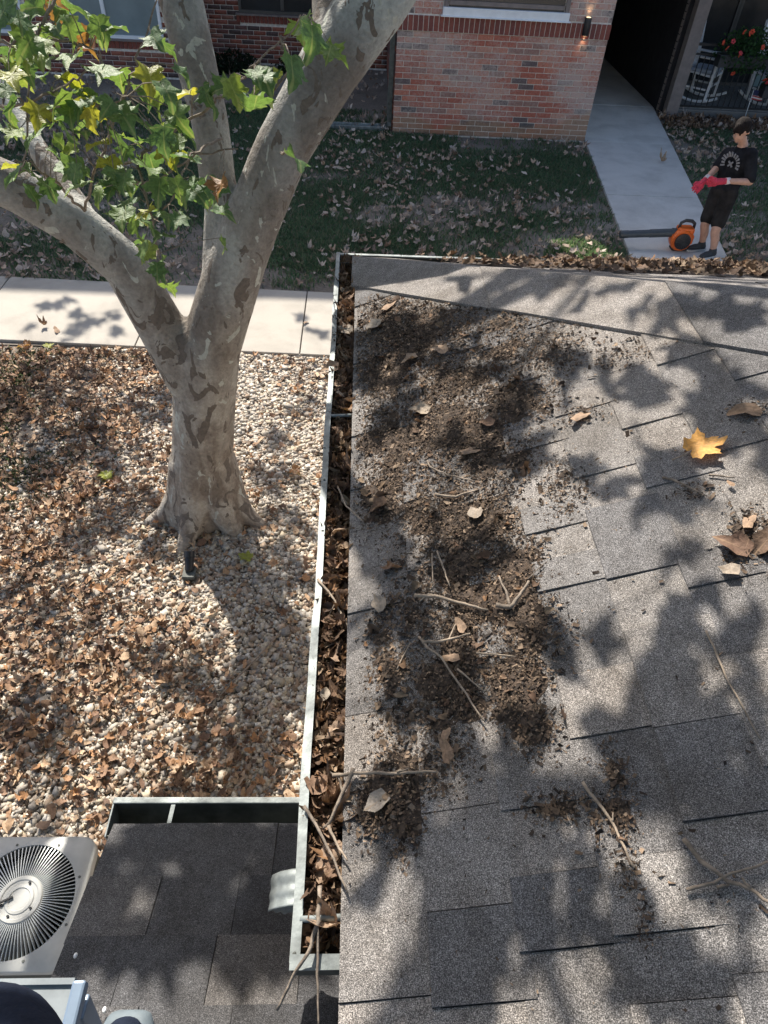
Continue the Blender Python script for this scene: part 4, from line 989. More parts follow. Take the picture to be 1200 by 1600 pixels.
hd = head; fcd = np.array((-.70, -.55, -.48)); fcd /= np.linalg.norm(fcd); upv = np.array((-.38, -.30, .87)); upv -= fcd*upv.dot(fcd); upv /= np.linalg.norm(upv); sdv = np.cross(fcd, upv)
HR = .105
balls = [(tuple(hd+upv*.02), HR*.92, 14), (tuple(hd+fcd*.035-upv*.045), HR*.72, 12), (tuple(hd+fcd*.075-upv*.085), .035, 10), (tuple(hd+fcd*.108-upv*.02), .018, 8), (tuple(hd+fcd*.098+upv*.0), .015, 8), (tuple(hd+sdv*.095-upv*.01), .022, 8), (tuple(hd-sdv*.095-upv*.01), .022, 8), (tuple(hd+fcd*.09-upv*.062), .02, 8)]
body = pp(blob('body', [[(neck-np.array((0, 0, .06)), .062), (neck, .056), (hd-upv*.05, .058)], [(sR, .055), (eR, .047), (wR, .031), (mR, .03)], [(sL, .055), (eL, .047), (wL, .032), (mL, .03)],
    [(hR, .085), (kR+np.array((0, 0, .05)), .066), (kR, .06), ((kR*.6+aR*.4)+np.array((.015, 0, 0)), .058), (aR, .04), (aR-np.array((0, 0, .03)), .04)], [(hL, .085), (kL+np.array((0, 0, .05)), .066), (kL, .06), ((kL*.6+aL*.4)+np.array((.015, 0, 0)), .058), (aL, .04), (aL-np.array((0, 0, .03)), .04)], [(pel, .1), (waist, .1), (chest, .1), (neck, .06)]], M_SKIN, None, .011, 4, balls))
for s in (-1, 1):
    pp(blob('eye', [[(hd+fcd*.088+sdv*s*.036+upv*.008, .011), (hd+fcd*.088+sdv*s*.042+upv*.008, .011)]], M_HAIR, None, .004, 2))
pp(blob('hair', [], M_HAIR, None, .011, 3, [(tuple(hd+upv*.045-fcd*.02), HR*1.0, 14), (tuple(hd-fcd*.045-upv*.02), HR*.88, 14), (tuple(hd+upv*.075+fcd*.045), .062, 12), (tuple(hd+upv*.055+fcd*.075), .042, 10), (tuple(hd+upv*.045+fcd*.072+sdv*.04), .036, 10), (tuple(hd+upv*.045+fcd*.072-sdv*.04), .036, 10), (tuple(hd+sdv*.075+upv*.02), .04, 10), (tuple(hd-sdv*.075+upv*.02), .04, 10)]))
def lerp(a, b, t): return a+(b-a)*t
tee = pp(blob('t_shirt', [[(neck-np.array((0, 0, .075)), .085), (chest+np.array((0, 0, .06)), .115)], [(sR, .075), (sL, .078)], [(chest+sd*.075, .125), (waist+sd*.06, .118), (pel+sd*.055+np.array((0, 0, .03)), .118)], [(chest-sd*.075, .125), (waist-sd*.06, .118), (pel-sd*.055+np.array((0, 0, .03)), .118)],
    [(sR, .078), (lerp(sR, eR, .92), .070)], [(sL, .080), (lerp(sL, eL, .88), .074)]], M_TEE, None, .013, 5))
shrt = pp(blob('shorts', [[(pel+sd*.05, .12), (pel-sd*.05, .12)], [(hR+np.array((0, 0, .0)), .115), (lerp(hR, kR, .5), .10), (lerp(hR, kR, .78), .098)], [(hL, .115), (lerp(hL, kL, .5), .10), (lerp(hL, kL, .76), .098)]], M_SHORT, None, .013, 5))
# arched lettering strokes and star-like mark on the chest
M_PRINT = plain('shirt_print', (.22, .22, .23), .9, 0, .3, 80)
pr_ = MB(); cc_ = chest+fwd*.148+np.array((0, 0, -.03)); upc = np.array((-.18, -.14, .97)); upc /= np.linalg.norm(upc); sdc = np.cross(fwd, upc)
for k in range(13):
    a = rad(200-k*18); rr_ = .085
    p0 = cc_+sdc*math.cos(a)*-rr_+upc*math.sin(a)*rr_*1.1; p1 = cc_+sdc*math.cos(a)*-(rr_+.045)+upc*math.sin(a)*(rr_+.045)*1.1
    pr_.bar(p0, p1, .012, .02)
    if k % 3 != 1: pr_.bar(p1, p1+sdc*.016, .01, .02)
for s in (-1, 1): pr_.bar(cc_+sdc*s*.03-upc*.035, cc_-sdc*s*.03+upc*.03, .014, .02)
pr_.ball(tuple(cc_+upc*.0), .012, 8)
o = pr_.build('print', M_PRINT); o.parent = tee
def glove(wr_, pm, out, side, spread, nm):
    out = out/np.linalg.norm(out); side = side-out*side.dot(out); side /= np.linalg.norm(side); nr = np.cross(out, side)
    ch = [[(wr_, .037), (pm, .042)], [(pm+side*.028, .03), (pm+out*.045+side*.03, .025)], [(pm-side*.028, .03), (pm+out*.045-side*.03, .025)]]
    for k, (o_, L) in enumerate(((-.036, .070), (-.013, .085), (.011, .08), (.034, .062))):
        b0 = pm+out*.045+side*o_; b1 = b0+out*L*.5+side*o_*spread+nr*.012; b2 = b1+out*L*.42-nr*.022
        ch.append([(b0, .0135), (b1, .0125), (b2, .0105)])
    t0 = pm-side*.035; t1 = t0-side*.032+out*.028; t2 = t1+out*.035+side*.004
    ch.append([(t0, .016), (t1, .0145), (t2, .012)])
    g_ = pp(blob(nm, ch, M_GLOVE, None, .0055, 3))
    cf = MB().tube([wr_-out*.035, wr_-out*.0, wr_+out*.02], [.039, .040, .041], 14).build('cuff', M_CUFF, None, True); cf.parent = g_
glove(wR, mR, mR-wR, np.array((.3, -.5, -.6)), .3, 'glove'); glove(wL, mL, (mR+np.array((.02, -.03, .03)))-mL, np.array((.2, .1, -1)), .3, 'glove')
def shoe(a, d, toe):
    d = np.array(d); d = d/np.linalg.norm(d); g0 = np.array((a[0], a[1], KZ))
    o = pp(blob('shoe', [[(g0+np.array((0, 0, .10)), .052), (g0+np.array((0, 0, .05))-d*.02, .052)], [(g0-d*.035+np.array((0, 0, .048)), .046), (g0+d*.10+np.array((0, 0, .046)), .048), (g0+d*.185+np.array((0, 0, .04)), .036)]], M_SNK, None, .01, 3))
    sdq = np.array((-d[1], d[0], 0)); v = []
    for zz in (.001, .028):
        for t, wd in ((-.085, .03), (-.05, .045), (.04, .044), (.12, .052), (.19, .044), (.228, .02)):
            v.append(g0+d*t+sdq*wd+np.array((0, 0, zz)))
        for t, wd in ((.228, .02), (.19, .044), (.12, .052), (.04, .044), (-.05, .045), (-.085, .03)):
            v.append(g0+d*t-sdq*wd+np.array((0, 0, zz)))
    so_ = MB().add(v, [tuple(range(11, -1, -1)), tuple(range(12, 24))]+[(k, (k+1) % 12, 12+(k+1) % 12, 12+k) for k in range(12)]).build('sole', M_SOLE); so_.parent = o
shoe(aR, (-.95, -.25, 0), 0); shoe(aL, (-.9, -.42, 0), 0)

# ---------------------------------------------------------------- leaf blower
M_OR = plain('orange_plastic', (.70, .13, .015), .4, 0, .12, 8); M_TUBE = plain('dark_tube', (.045, .055, .065), .45, 0, .15, 10)
bp = P(1057, 390, z=KZ)
bw = empty('leaf_blower', (bp[0], bp[1], KZ)); bw.scale = (1.12,)*3; tag(bw, 'orange handheld leaf blower with long dark tube lying on the walkway', 'leaf blower')
Ry = Matrix.Rotation(rad(90), 3, 'X')
bevel(autosmooth(MB().lathe([(.10, -.085), (.128, -.07), (.135, -.02), (.135, .05), (.12, .075)], (0, .0, .14), 28, Ry).build('fan_housing', M_OR, bw)), .004)
cov = autosmooth(MB().lathe([(.10, .0), (.098, .02), (.07, .03), (.02, .034)], (0, -.078, .14), 28, Ry).build('intake_cover', M_BLACK, bw))
for k in range(8):
    a = k*math.pi/8; MB().bar((.09*math.cos(a), -.112, .14+.09*math.sin(a)), (-.09*math.cos(a), -.112, .14-.09*math.sin(a)), .008, .006).build('grille_bar', M_RUBBER, cov)
bevel(MB().box((.03, .02, .235), (.20, .15, .11)).build('engine_cover', M_OR, bw), .025, 3)
bevel(MB().box((.1, .03, .14), (.12, .13, .12)).build('fuel_tank', M_OR, bw), .02, 3)
MB().tube([(-.06, .02, .27), (-.05, .02, .335), (.0, .02, .365), (.08, .02, .36), (.125, .02, .33), (.13, .02, .27)], [.017, .019, .02, .021, .019, .017], 10).build('handle', M_RUBBER, bw, True)
autosmooth(MB().lathe([(.055, 0), (.057, .05), (.05, .055), (.05, .33), (.046, .335), (.044, .60), (.047, .61), (.047, .70), (.042, .71)], (-.07, .03, .205), 20, Matrix.Rotation(rad(-94), 3, 'Y')).build('blower_tube', M_TUBE, bw))
MB().tube([(-.12, .03, .2), (-.02, .02, .18)], [.055, .075], 16).build('tube_collar', M_OR, bw, True)
MB().box((.02, .02, .012), (.2, .12, .024), bev=.006).build('foot', M_RUBBER, bw)

# ---------------------------------------------------------------- garden spotlight below the trunk
gl_p = P(298, 900, z=0)
sp_ = empty('garden_spotlight', tuple(gl_p)); sp_.scale = (.75,)*3; tag(sp_, 'small dark garden spotlight on a stake in the gravel below the trunk', 'lamp')
MB().tube([(0, 0, -.05), (0, 0, .10)], .012, 8).build('stake', M_BLACK, sp_)
up_ = Vector((-.05, .75, .65)).normalized()
autosmooth(MB().lathe([(.03, -.09), (.045, -.07), (.048, .05), (.056, .055), (.056, .12), (.05, .121)], (0, .05, .15), 18, up_.to_track_quat('Z', 'Y').to_matrix()).build('lamp_head', M_BLACK, sp_))
MB().box((.0, -.02, .07), (.13, .16, .05), bev=.01).build('junction_box', M_METALD, sp_)
# ================================================================== DEBRIS ON THE ROOF
DEB = [(640, 540, 95, 75, .8), (700, 640, 90, 80, .8), (640, 720, 85, 80, .75), (690, 840, 60, 70, .8), (780, 560, 80, 50, .6), (660, 950, 50, 60, .65), (700, 1060, 60, 60, .8), (640, 1120, 60, 50, .6), (660, 1210, 55, 45, .75), (590, 620, 30, 90, .6), (830, 620, 40, 40, .5), (760, 760, 40, 50, .75), (620, 500, 60, 45, .75), (700, 500, 60, 35, .6), (790, 515, 70, 30, .55), (620, 580, 45, 60, .9), (680, 590, 40, 60, .75), (720, 610, 40, 70, .8), (780, 620, 50, 60, .75), (850, 560, 50, 35, .5), (600, 680, 40, 60, .75), (670, 690, 35, 60, .85), (740, 700, 50, 55, .9), (800, 720, 35, 40, .6), (600, 770, 38, 50, .7), (660, 800, 30, 60, .8), (720, 800, 45, 55, .85), (770, 830, 35, 50, .8), (800, 890, 45, 40, 1.0), (720, 890, 50, 45, 1.0), (760, 950, 70, 45, 1.1), (820, 980, 45, 60, 1.05), (720, 1010, 40, 60, .9), (800, 1060, 50, 45, 1.0), (610, 1050, 32, 45, .9), (600, 985, 25, 30, .6), (720, 1100, 45, 40, .8), (690, 1150, 40, 40, .8), (700, 1185, 35, 35, .8), (620, 1190, 40, 30, .8), (600, 1250, 45, 50, 1.05), (640, 1280, 30, 40, .8), (625, 1335, 14, 22, .6), (830, 1140, 36, 38, .95), (800, 1110, 40, 25, .7), (960, 1215, 20, 40, .75), (965, 1270, 25, 40, .7), (870, 1262, 45, 22, .8), (930, 1300, 10, 40, .5), (975, 1370, 22, 36, .75), (1005, 1440, 16, 36, .6), (1180, 840, 34, 40, .9), (1150, 870, 22, 20, .5), (1090, 770, 30, 14, .45), (905, 650, 40, 12, .35), (880, 760, 35, 40, .5), (860, 800, 25, 22, .4), (1170, 645, 30, 16, .4), (960, 560, 50, 20, .25)]
cen = np.array([RP(a, b)[:2] for a, b, *_ in DEB]); ex = np.array([[np.linalg.norm(RP(a+c, b)[:2]-RP(a, b)[:2]), abs(RP(a, b+d)[1]-RP(a, b)[1])] for a, b, c, d, _ in DEB]); wt = np.array([e[4] for e in DEB])
def dmask(x, y):
    m = np.zeros_like(x)
    for (cx, cy), (ax, ay), w in zip(cen, ex, wt):
        m = np.maximum(m, w*np.exp(-(((x-cx)/ax)**2+((y-cy)/ay)**2)**1.3*.75))
    return m
gx, gy = np.meshgrid(np.arange(.0, 1.62, .009), np.arange(.2, 3.45, .009), indexing='ij')
mk = dmask(gx, gy); nz = fbm(gx, gy, 9)+.35*(vn(gx, gy, 70)-.5)+.2*(vn(gx, gy, 150)-.5)
hgt = -.005+.016*np.clip(mk*1.25+nz*1.1-.80, -.4, 1.1)+np.where(mk > .3, .004*vn(gx, gy, 260)*mk, 0)
ok = hgt > .001
vid = np.arange(gx.size).reshape(gx.shape)
q = ok[:-1, :-1] | ok[1:, :-1] | ok[:-1, 1:] | ok[1:, 1:]; q &= (gx[:-1, :-1]+gy[:-1, :-1] < FARY-.42)
a, b, c, d_ = vid[:-1, :-1][q], vid[1:, :-1][q], vid[1:, 1:][q], vid[:-1, 1:][q]
V = np.stack([gx, gy, roofz(gx)+hgt], -1).reshape(-1, 3); F = np.concatenate([np.stack([a, b, c], 1), np.stack([a, c, d_], 1)])
used = np.unique(F); remap = np.zeros(len(V), int); remap[used] = np.arange(len(used))
o = fast('roof_dirt', V[used], remap[F], M_DIRT); tag(o, 'dark crumbly dirt caked over the shingles', 'dirt', kind='stuff')
# crumbs
n = 420000; x = RNG.uniform(.0, 1.55, n); y = RNG.uniform(.2, 3.4, n); m_ = dmask(x, y)*(.25+1.3*fbm(x, y, 12)); k = (RNG.random(n) < np.clip(m_, 0, 1)*.8+.004) & (x+y < FARY-.38)
x, y = x[k], y[k]; n = len(x)
tv = np.array([(-.5, -.3, 0), (.5, -.35, .1), (.45, .3, 0), (-.4, .35, .12)]); tf = np.array([(0, 1, 2), (0, 2, 3)])
mk = dmask(x, y); z = roofz(x)+.008+RNG.random(n)*.010*np.clip(mk, 0, 1)
sz = np.stack([RNG.gamma(1.8, .0028, n)+.0022]*3, 1)*np.stack([np.ones(n), RNG.uniform(.3, 1, n), np.ones(n)], 1)
v, f = inst(tv, tf, np.stack([x, y, z], 1), rotm(RNG.random(n)*6.3, RNG.normal(0, .45, n), RNG.normal(-.3, .45, n)), sz)
cp = np.array([(.12, .083, .058), (.075, .052, .038), (.17, .12, .082), (.04, .03, .024), (.30, .215, .15), (.14, .095, .065), (.06, .042, .032)]); c0 = cp[RNG.integers(0, 7, n)]*RNG.uniform(.75, 1.2, (n, 1))
o = fast('leaf_crumbs', v, f, M_DRY, np.repeat(c0, 4, 0)); tag(o, 'brown crumbs of rotted leaves scattered over the shingles', 'debris', kind='stuff')
# small torn leaf pieces
n = 6000; x = RNG.uniform(.0, 1.5, n); y = RNG.uniform(.3, 3.35, n); k = (RNG.random(n) < dmask(x, y)*.30*(.3+fbm(x, y, 6))) & (x+y < FARY-.4); x, y = x[k], y[k]; n = len(x)
o = stuff_leaves('leaf_scraps', np.stack([x, y, roofz(x)+.016], 1), RNG.gamma(3, .005, n)+.007, drycols(n, .62), M_DRY, .5, .9, chips=.9); tag(o, 'torn brown leaf scraps lying in the roof dirt', 'leaves', kind='stuff')

# dry leaf meshes for single leaves
LMB = [mk_leaf('dry_leaf', i, M_LB, (.3, -.2, .5, -.35, .1, .45)[i], (.6, -.5, .3, .8, -.3, -.7)[i], .12, (.5, .9, .3, .7, 1.2, .2)[i], 80+i) for i in range(6)]
def mk_chip(seed, m, curl):
    tv, tf = chip_tpl(seed, curl); me = bpy.data.meshes.new('dry_leaf'); me.from_pydata(tv.tolist(), [], tf.tolist()); me.materials.append(m); me.polygons.foreach_set('use_smooth', [True]*len(me.polygons)); return me
LMB += [mk_chip(300+i, M_LB, .5+.25*i) for i in range(6)]
def dry_leaf(p, s, rot, label, group, me=None, name='dry_leaf'):
    o = bpy.data.objects.new(name, me or LMB[random.randrange(len(LMB))]); COL.objects.link(o); o.location = tuple(p); o.scale = (s,)*3; o.rotation_euler = rot
    return tag(o, label, 'leaf', group)
M_LTAN = leaf_obj_mat('tan_dry_leaf', [(0, (.33, .215, .14)), (1, (.38, .265, .185))], .12, .7, .25); M_LPALE = leaf_obj_mat('pale_dry_leaf', [(0, (.37, .30, .235)), (1, (.34, .295, .25))], .1, .7, .25)
M_LYEL = leaf_obj_mat('golden_leaf', [(0, (.74, .38, .10)), (1, (.76, .40, .11))], .28, .55, .35)
ml_t = mk_leaf('dry_leaf', 0, M_LTAN, .2, .3, .06, .25, 121); ml_p = mk_leaf('dry_leaf', 0, M_LPALE, -.25, .5, .08, .3, 122); ml_r = mk_leaf('dry_leaf', 0, M_LTAN, 1.2, .2, .05, .2, 123); ml_c = mk_leaf('dry_leaf', 0, M_LB, .9, -.9, .08, .6, 124)
ml_p = mk_chip(311, M_LPALE, .4); ml_t = mk_chip(312, M_LTAN, .5); ml_cc = mk_chip(313, M_LB, .9)
SL = math.atan(PITCH)
ROOFL = [(735, 703, ml_t, .075, 1.6, 'tan folded leaf chip on roof above the first twig'), (592, 942, ml_p, .055, .4, 'small pale leaf lying near the gutter edge, mid roof'), (588, 1254, ml_p, .06, 2.2, 'pale grey leaf on dark dirt low on the roof'), (905, 650, ml_t, .075, 2.0, 'curled tan leaf on clean shingles below the hip'), (1165, 642, mk_chip(314, M_LTAN, 1.0), .10, 1.2, 'big rolled brown leaf at the right edge of the roof'), (587, 507, ml_p, .085, -1.3, 'grey leaf lying flat beside the far gutter corner'), (605, 478, ml_t, .10, 2.4, 'reddish tan leaf just under the hip near the corner'), (719, 976, ml_t, .052, .2, 'oval tan leaf in the dirt beside the crossed twigs'), (705, 1027, ml_t, .055, 1.0, 'tan leaf below the crossed twigs'), (697, 1172, ml_t, .06, 0.1, 'orange tan leaf at the end of the long straight twig'), (743, 803, ml_p, .06, 3.0, 'pale pointed leaf standing in the crumbs mid roof'), (695, 1150, ml_t, .045, 2.6, 'small tan leaf just above the long straight twig'), (1145, 850, ml_cc, .09, .8, 'brown curled leaf in the debris at the right edge'), (1170, 815, ml_t, .06, 2.5, 'light tan leaf on the right edge debris'), (1140, 890, ml_p, .045, 1.0, 'small beige leaf below the right edge debris'), (1142, 755, ml_t, .03, .1, 'tiny orange leaf right of the short dark twig'), (1193, 850, ml_cc, .08, 2.1, 'dark leaf at the very right edge of the roof'), (655, 640, ml_cc, .08, 1.1, 'crumpled brown leaf in the thick dirt, upper roof'), (640, 560, ml_cc, .07, 2.0, 'brown leaf in the shade below the hip'), (690, 545, ml_cc, .07, .3, 'brown leaf in the dirt right of the shaded leaf'), (605, 885, ml_cc, .05, .6, 'small dark curled leaf on grey shingle near gutter'), (590, 790, ml_cc, .07, 1.9, 'dark red brown leaf near the gutter mid way'), (760, 660, ml_cc, .06, .9, 'brown leaf beside the dark shade patch')]
for u, v_, me, s, yaw, lab in ROOFL:
    p = RP(u, v_, .022); R = Matrix.Rotation(-SL, 3, 'Y')@Matrix.Rotation(yaw, 3, 'Z')@Matrix.Rotation(random.gauss(0, .2), 3, 'X'); dry_leaf(p, s, R.to_euler(), lab, 'single leaves on the roof', me)
# golden leaf with its stem
p = RP(1098, 697, .03); yl = empty('yellow_leaf', tuple(p)); tag(yl, 'bright golden yellow leaf with stem lying on the shingles', 'leaf')
R = Matrix.Rotation(-SL, 3, 'Y')@Matrix.Rotation(rad(-78), 3, 'Z'); yl.rotation_euler = R.to_euler()
ml_y = mk_leaf('blade', 0, M_LYEL, .12, .15, .05, .12, 131); ml_y.name = 'blade'
o = link('blade', ml_y, None, yl); o.scale = (.105, .112, .08)
MB().tube([(0, -.036, .002), (.004, -.06, .0), (-.006, -.095, -.010)], [.0022, .002, .003], 6).build('stem', M_TWIGL, yl, True)

# ================================================================== GUTTER FILL
def gbed(name, ax, x0, x1, y0, y1, zb, lab):
    gx, gy = np.meshgrid(np.arange(x0, x1, .012), np.arange(y0, y1, .012), indexing='ij'); h = zb+.05*(fbm(gx, gy, 8)-.5)+.014*(vn(gx, gy, 60)-.5)
    if ax == 'y': h = h-.03*np.clip((.55-gy)/.15, 0, 1)
    vid = np.arange(gx.size).reshape(gx.shape); a, b, c, d_ = [t.ravel() for t in (vid[:-1, :-1], vid[1:, :-1], vid[1:, 1:], vid[:-1, 1:])]
    o = fast(name, np.stack([gx, gy, h], -1), np.concatenate([np.stack([a, b, c], 1), np.stack([a, c, d_], 1)]), M_DIRT); tag(o, lab, 'dirt', kind='stuff')
gbed('gutter_muck', 'y', -.104, .018, .36, 3.80, 2.384, 'dark rotted muck lying in the left gutter')
gbed('gutter_muck', 'x', .02, 6.8, 3.705, 3.815, 2.40, 'dark rotted muck lying in the far gutter')
random.seed(5)
n = 3800; x = RNG.uniform(-.10, .012, n); y = RNG.uniform(.38, 3.8, n)
o = stuff_leaves('gutter_scraps', np.stack([x, y, 2.40+RNG.random(n)*.02], 1), RNG.uniform(.014, .04, n), drycols(n, .7), M_DRY, .7, .9, chips=.8); tag(o, 'small brown leaf scraps in the left gutter', 'leaves', kind='stuff')
SECT = [(1.1, 'near the twigs at its near end'), (1.8, 'beside the gravel left of the dirt pile'), (2.6, 'level with the tree trunk'), (3.1, 'just short of the sidewalk'), (9, 'beside the sidewalk near the far corner')]
for i in range(140):
    y_ = random.uniform(.42, 3.76); s = random.uniform(.035, .075)
    dry_leaf((random.uniform(-.078, -.004), y_, 2.407+random.random()*.028), s, (random.gauss(0, .6), random.gauss(0, .6), random.uniform(0, 6.3)), 'crumpled brown dead leaf in the left gutter, '+[t for q, t in SECT if y_ < q][0], 'dead leaves in the left gutter, '+[t for q, t in SECT if y_ < q][0])
for u, v_, s, me, yaw, lab in ((511, 1345, .095, ml_t, 2.6, 'large smooth tan leaf low in the left gutter'), (497, 1222, .075, ml_cc, .2, 'large rusty brown leaf in the gutter beside the crossing twigs'), (515, 575, .085, ml_cc, 1.5, 'brown leaf lying across the gutter lip by the sidewalk'), (527, 600, .09, ml_t, .7, 'pale brown leaf in the gutter beside the sidewalk edge'), (545, 640, .07, mk_leaf('dry_leaf', 0, M_LO, .2, .4, .08, .4, 140), .3, 'bright orange brown leaf in the sunny stretch of the gutter'), (540, 515, .07, ml_p, 1.1, 'yellowish leaf in the gutter near the far corner'), (535, 430, .06, ml_cc, 1.1, 'brown leaf in the far gutter corner')):
    p = P(u, v_, z=2.43); dry_leaf(p, s, (random.gauss(-.3, .2), random.gauss(0, .25), yaw), lab, 'single leaves in the gutter', me)
# far gutter and far slope heap
LMF = [mk_leaf('dry_leaf', i, M_LB, (.12, -.15, .2)[i], (.3, -.2, .2)[i], .07, (.1, .2, .15)[i], 180+i) for i in range(3)]+[mk_chip(320+i, M_LB, .2+.15*i) for i in range(4)]
FSECT = [(.9, 'close to the left corner'), (1.6, 'in front of the sunny grass patch'), (9, 'in front of the person')]
for i in range(120):
    x_ = .5+2.0*math.sqrt(random.random()) if random.random() < .95 else random.uniform(0, .4); y_ = random.uniform(3.60, 3.81)
    zz = max(2.418, EZ+PITCH*max(0, FARY-y_)+.012)+random.random()*.018*(1 if x_ > .4 else .2)
    dry_leaf((x_, y_, zz), random.uniform(.045, .085), (random.gauss(0, .35), random.gauss(0, .35), random.uniform(0, 6.3)), 'dry brown leaf in the far gutter, '+[t for q, t in FSECT if x_ < q][0], 'dead leaves in the far gutter, '+[t for q, t in FSECT if x_ < q][0], LMF[random.randrange(7)])
n = 4200; x = .3+3.2*np.sqrt(RNG.random(n)); y = FARY-np.abs(RNG.normal(0, .24, n))+.06; k = (x+y > FARY+.12) & (RNG.random(n) < .25+np.clip(x/2.0, 0, .75)); x, y = x[k], y[k]; n = len(x)
o = stuff_leaves('far_slope_litter', np.stack([x, y, EZ+PITCH*np.clip(FARY-y, 0, 9)+.022+RNG.random(n)*.035*np.clip(x/2, .3, 1)], 1), RNG.uniform(.015, .055, n), drycols(n, .55), M_DRY, .4, .3, chips=.75); tag(o, 'dry leaf litter along the far edge of the roof', 'leaves', kind='stuff')
gx, gy = np.meshgrid(np.arange(.55, 3.6, .014), np.arange(3.2, 3.73, .014), indexing='ij')
hh = .045*np.clip(fbm(gx, gy, 7)-.28+.25*np.clip((gx-.8)/1.2, 0, 1)-1.4*np.clip(3.52-gy, 0, 1), -.3, 1)+.01*(vn(gx, gy, 60)-.5)
V = np.stack([gx, gy, EZ+PITCH*np.clip(FARY-gy, 0, 9)+.006+hh], -1).reshape(-1, 3); vid = np.arange(gx.size).reshape(gx.shape); q = (hh > -.002) & (gx+gy > FARY+.1); q = q[:-1, :-1]
a, b, c, d_ = vid[:-1, :-1][q], vid[1:, :-1][q], vid[1:, 1:][q], vid[:-1, 1:][q]
o = fast('far_slope_muck', V, np.concatenate([np.stack([a, b, c], 1), np.stack([a, c, d_], 1)]), M_DIRT); tag(o, 'dark leaf mould along the far roof edge', 'dirt', kind='stuff')
M_PALEY = plain('pale_blossom', (.55, .50, .30), .9, 0, .3, 60, .5, 120)
for (u, v_, s) in ((1180, 437, .05), (1140, 425, .03)):
    p = P(u, v_, y=3.76); o = blob('seed_fluff', [], M_PALEY, None, .008, 1, [(tuple(p+np.array((random.gauss(0, s), random.gauss(0, .02), random.gauss(0, s*.4)))), s*.45, 8) for _ in range(14)]); tag(o, 'pale yellow fluffy clump at the right end of the far gutter' if s > .04 else 'smaller pale fluffy clump in the far gutter behind the shoes', 'plant debris')

# ================================================================== TWIGS
def twig(pts, r, lab, m=M_TWIG, side=(), lift=.02):
    rt = empty('twig', (0, 0, 0))
    def fine(ps):
        out = []
        for a, b in zip(ps[:-1], ps[1:]):
            for k in range(4): out.append(a+(b-a)*k/4+RNG.normal(0, r*.2, 3))
        return out+[ps[-1]]
    w = [q if len(q) == 3 else tuple(RP(q[0], q[1], lift)) for q in pts]; w = [np.array(q, float) for q in w]; rt.location = tuple(w[0]); w0 = w[0]
    fp_ = fine([q-w0 for q in w]); MB().tube(fp_, list(np.linspace(r, r*.55, len(fp_))), 7, True, .25).build('stem', m, rt, True)
    for s in side:
        ss = [np.array(q if len(q) == 3 else tuple(RP(q[0], q[1], lift)), float)-w0 for q in s]; ff = fine(ss); MB().tube(ff, list(np.linspace(r*.7, r*.35, len(ff))), 6, True, .25).build('side_shoot', m, rt, True)
    return tag(rt, lab, 'twig')
G = lambda u, v_, z: tuple(P(u, v_, z=z))
twig([(648, 930), (690, 934), (725, 944), (762, 953)], .006, 'thick pale twig lying across the dirt mid roof', M_TWIGL, [[(690, 934), (668, 928), (655, 940)]], .03)
twig([(775, 945), (798, 950), (812, 930), (826, 908)], .007, 'broken bent twig at the right end of the dirt pile', M_TWIG, [[(798, 950), (780, 900)]], .03)
twig([(660, 1004), (700, 1000), (735, 990)], .0045, 'twig below the thick pale one, pointing right', M_TWIGL, [[(700, 1000), (712, 975)]], .028)
twig([(655, 995), (668, 1012), (688, 1026), (720, 1072), (757, 1127)], .0042, 'long thin twig running down through the dirt', M_TWIGL, [[(688, 1026), (660, 1003)]], .026)
twig([(745, 1020), (805, 1026)], .0032, 'short straight twig right of the long thin twig', M_TWIGL, (), .026); twig([(620, 1045), (641, 1004)], .0026, 'short slanting twig near the gutter side, mid roof', M_TWIGL)
twig([(715, 1045), (757, 1081)], .003, 'short slanting twig beside the long thin twig', M_TWIGL, (), .024); twig([(683, 862), (692, 885), (703, 916)], .0036, 'upright twig above the thick pale twig', M_TWIGL, [[(675, 865), (677, 918)]], .034)
twig([(668, 720), (672, 730), (700, 742), (742, 752)], .004, 'curved dark twig in the upper dirt'); twig([(680, 773), (712, 776), (747, 765)], .0048, 'smooth bowed twig below the curved dark one', M_TWIGL, (), .026)
twig([G(520, 1212, 2.46), (560, 1208), (620, 1207), (682, 1206)], .005, 'long straight twig reaching from gutter onto the roof', M_TWIGL, [[(620, 1207), (640, 1200)]], .03)
twig([(910, 1223), (935, 1255), (957, 1284), (975, 1325), (991, 1356)], .0042, 'pale forked twig low on the clean shingles', M_TWIGL, [[(957, 1284), (958, 1270)], [(935, 1255), (926, 1250)]], .015)
twig([(1068, 1310), (1095, 1345), (1140, 1378), (1172, 1388), (1215, 1420)], .0055, 'grey branched twig in the lower right corner', M_TWIG, [[(1073, 1390), (1115, 1378), (1150, 1362), (1215, 1345)], [(1120, 1385), (1140, 1383)], [(1172, 1388), (1160, 1372)]], .02)
twig([(1103, 985), (1120, 1022), (1138, 1065), (1188, 1155)], .0032, 'long thin straight twig at the right of the roof', M_TWIGL, (), .015); twig([(1035, 745), (1065, 755), (1096, 771)], .0042, 'short dark twig left below the golden leaf', M_TWIG, (), .015)
twig([(1107, 742), (1148, 746)], .0034, 'tiny dark twig under the golden leaf', M_TWIG, (), .012); twig([(825, 905), (850, 880)], .002, 'tiny thin twig right of the dirt pile')
twig([G(475, 1258, 2.45), G(500, 1300, 2.46), G(522, 1345, 2.47), G(543, 1395, 2.48)], .0045, 'dark twig crossing the gutter from the lip, low end', M_TWIG)
twig([G(552, 1200, 2.49), G(535, 1240, 2.47), G(515, 1285, 2.45), G(505, 1295, 2.44)], .006, 'thick dark twig slanting into the gutter', M_TWIG, [[G(535, 1240, 2.47), G(530, 1215, 2.46), G(512, 1205, 2.45)]])
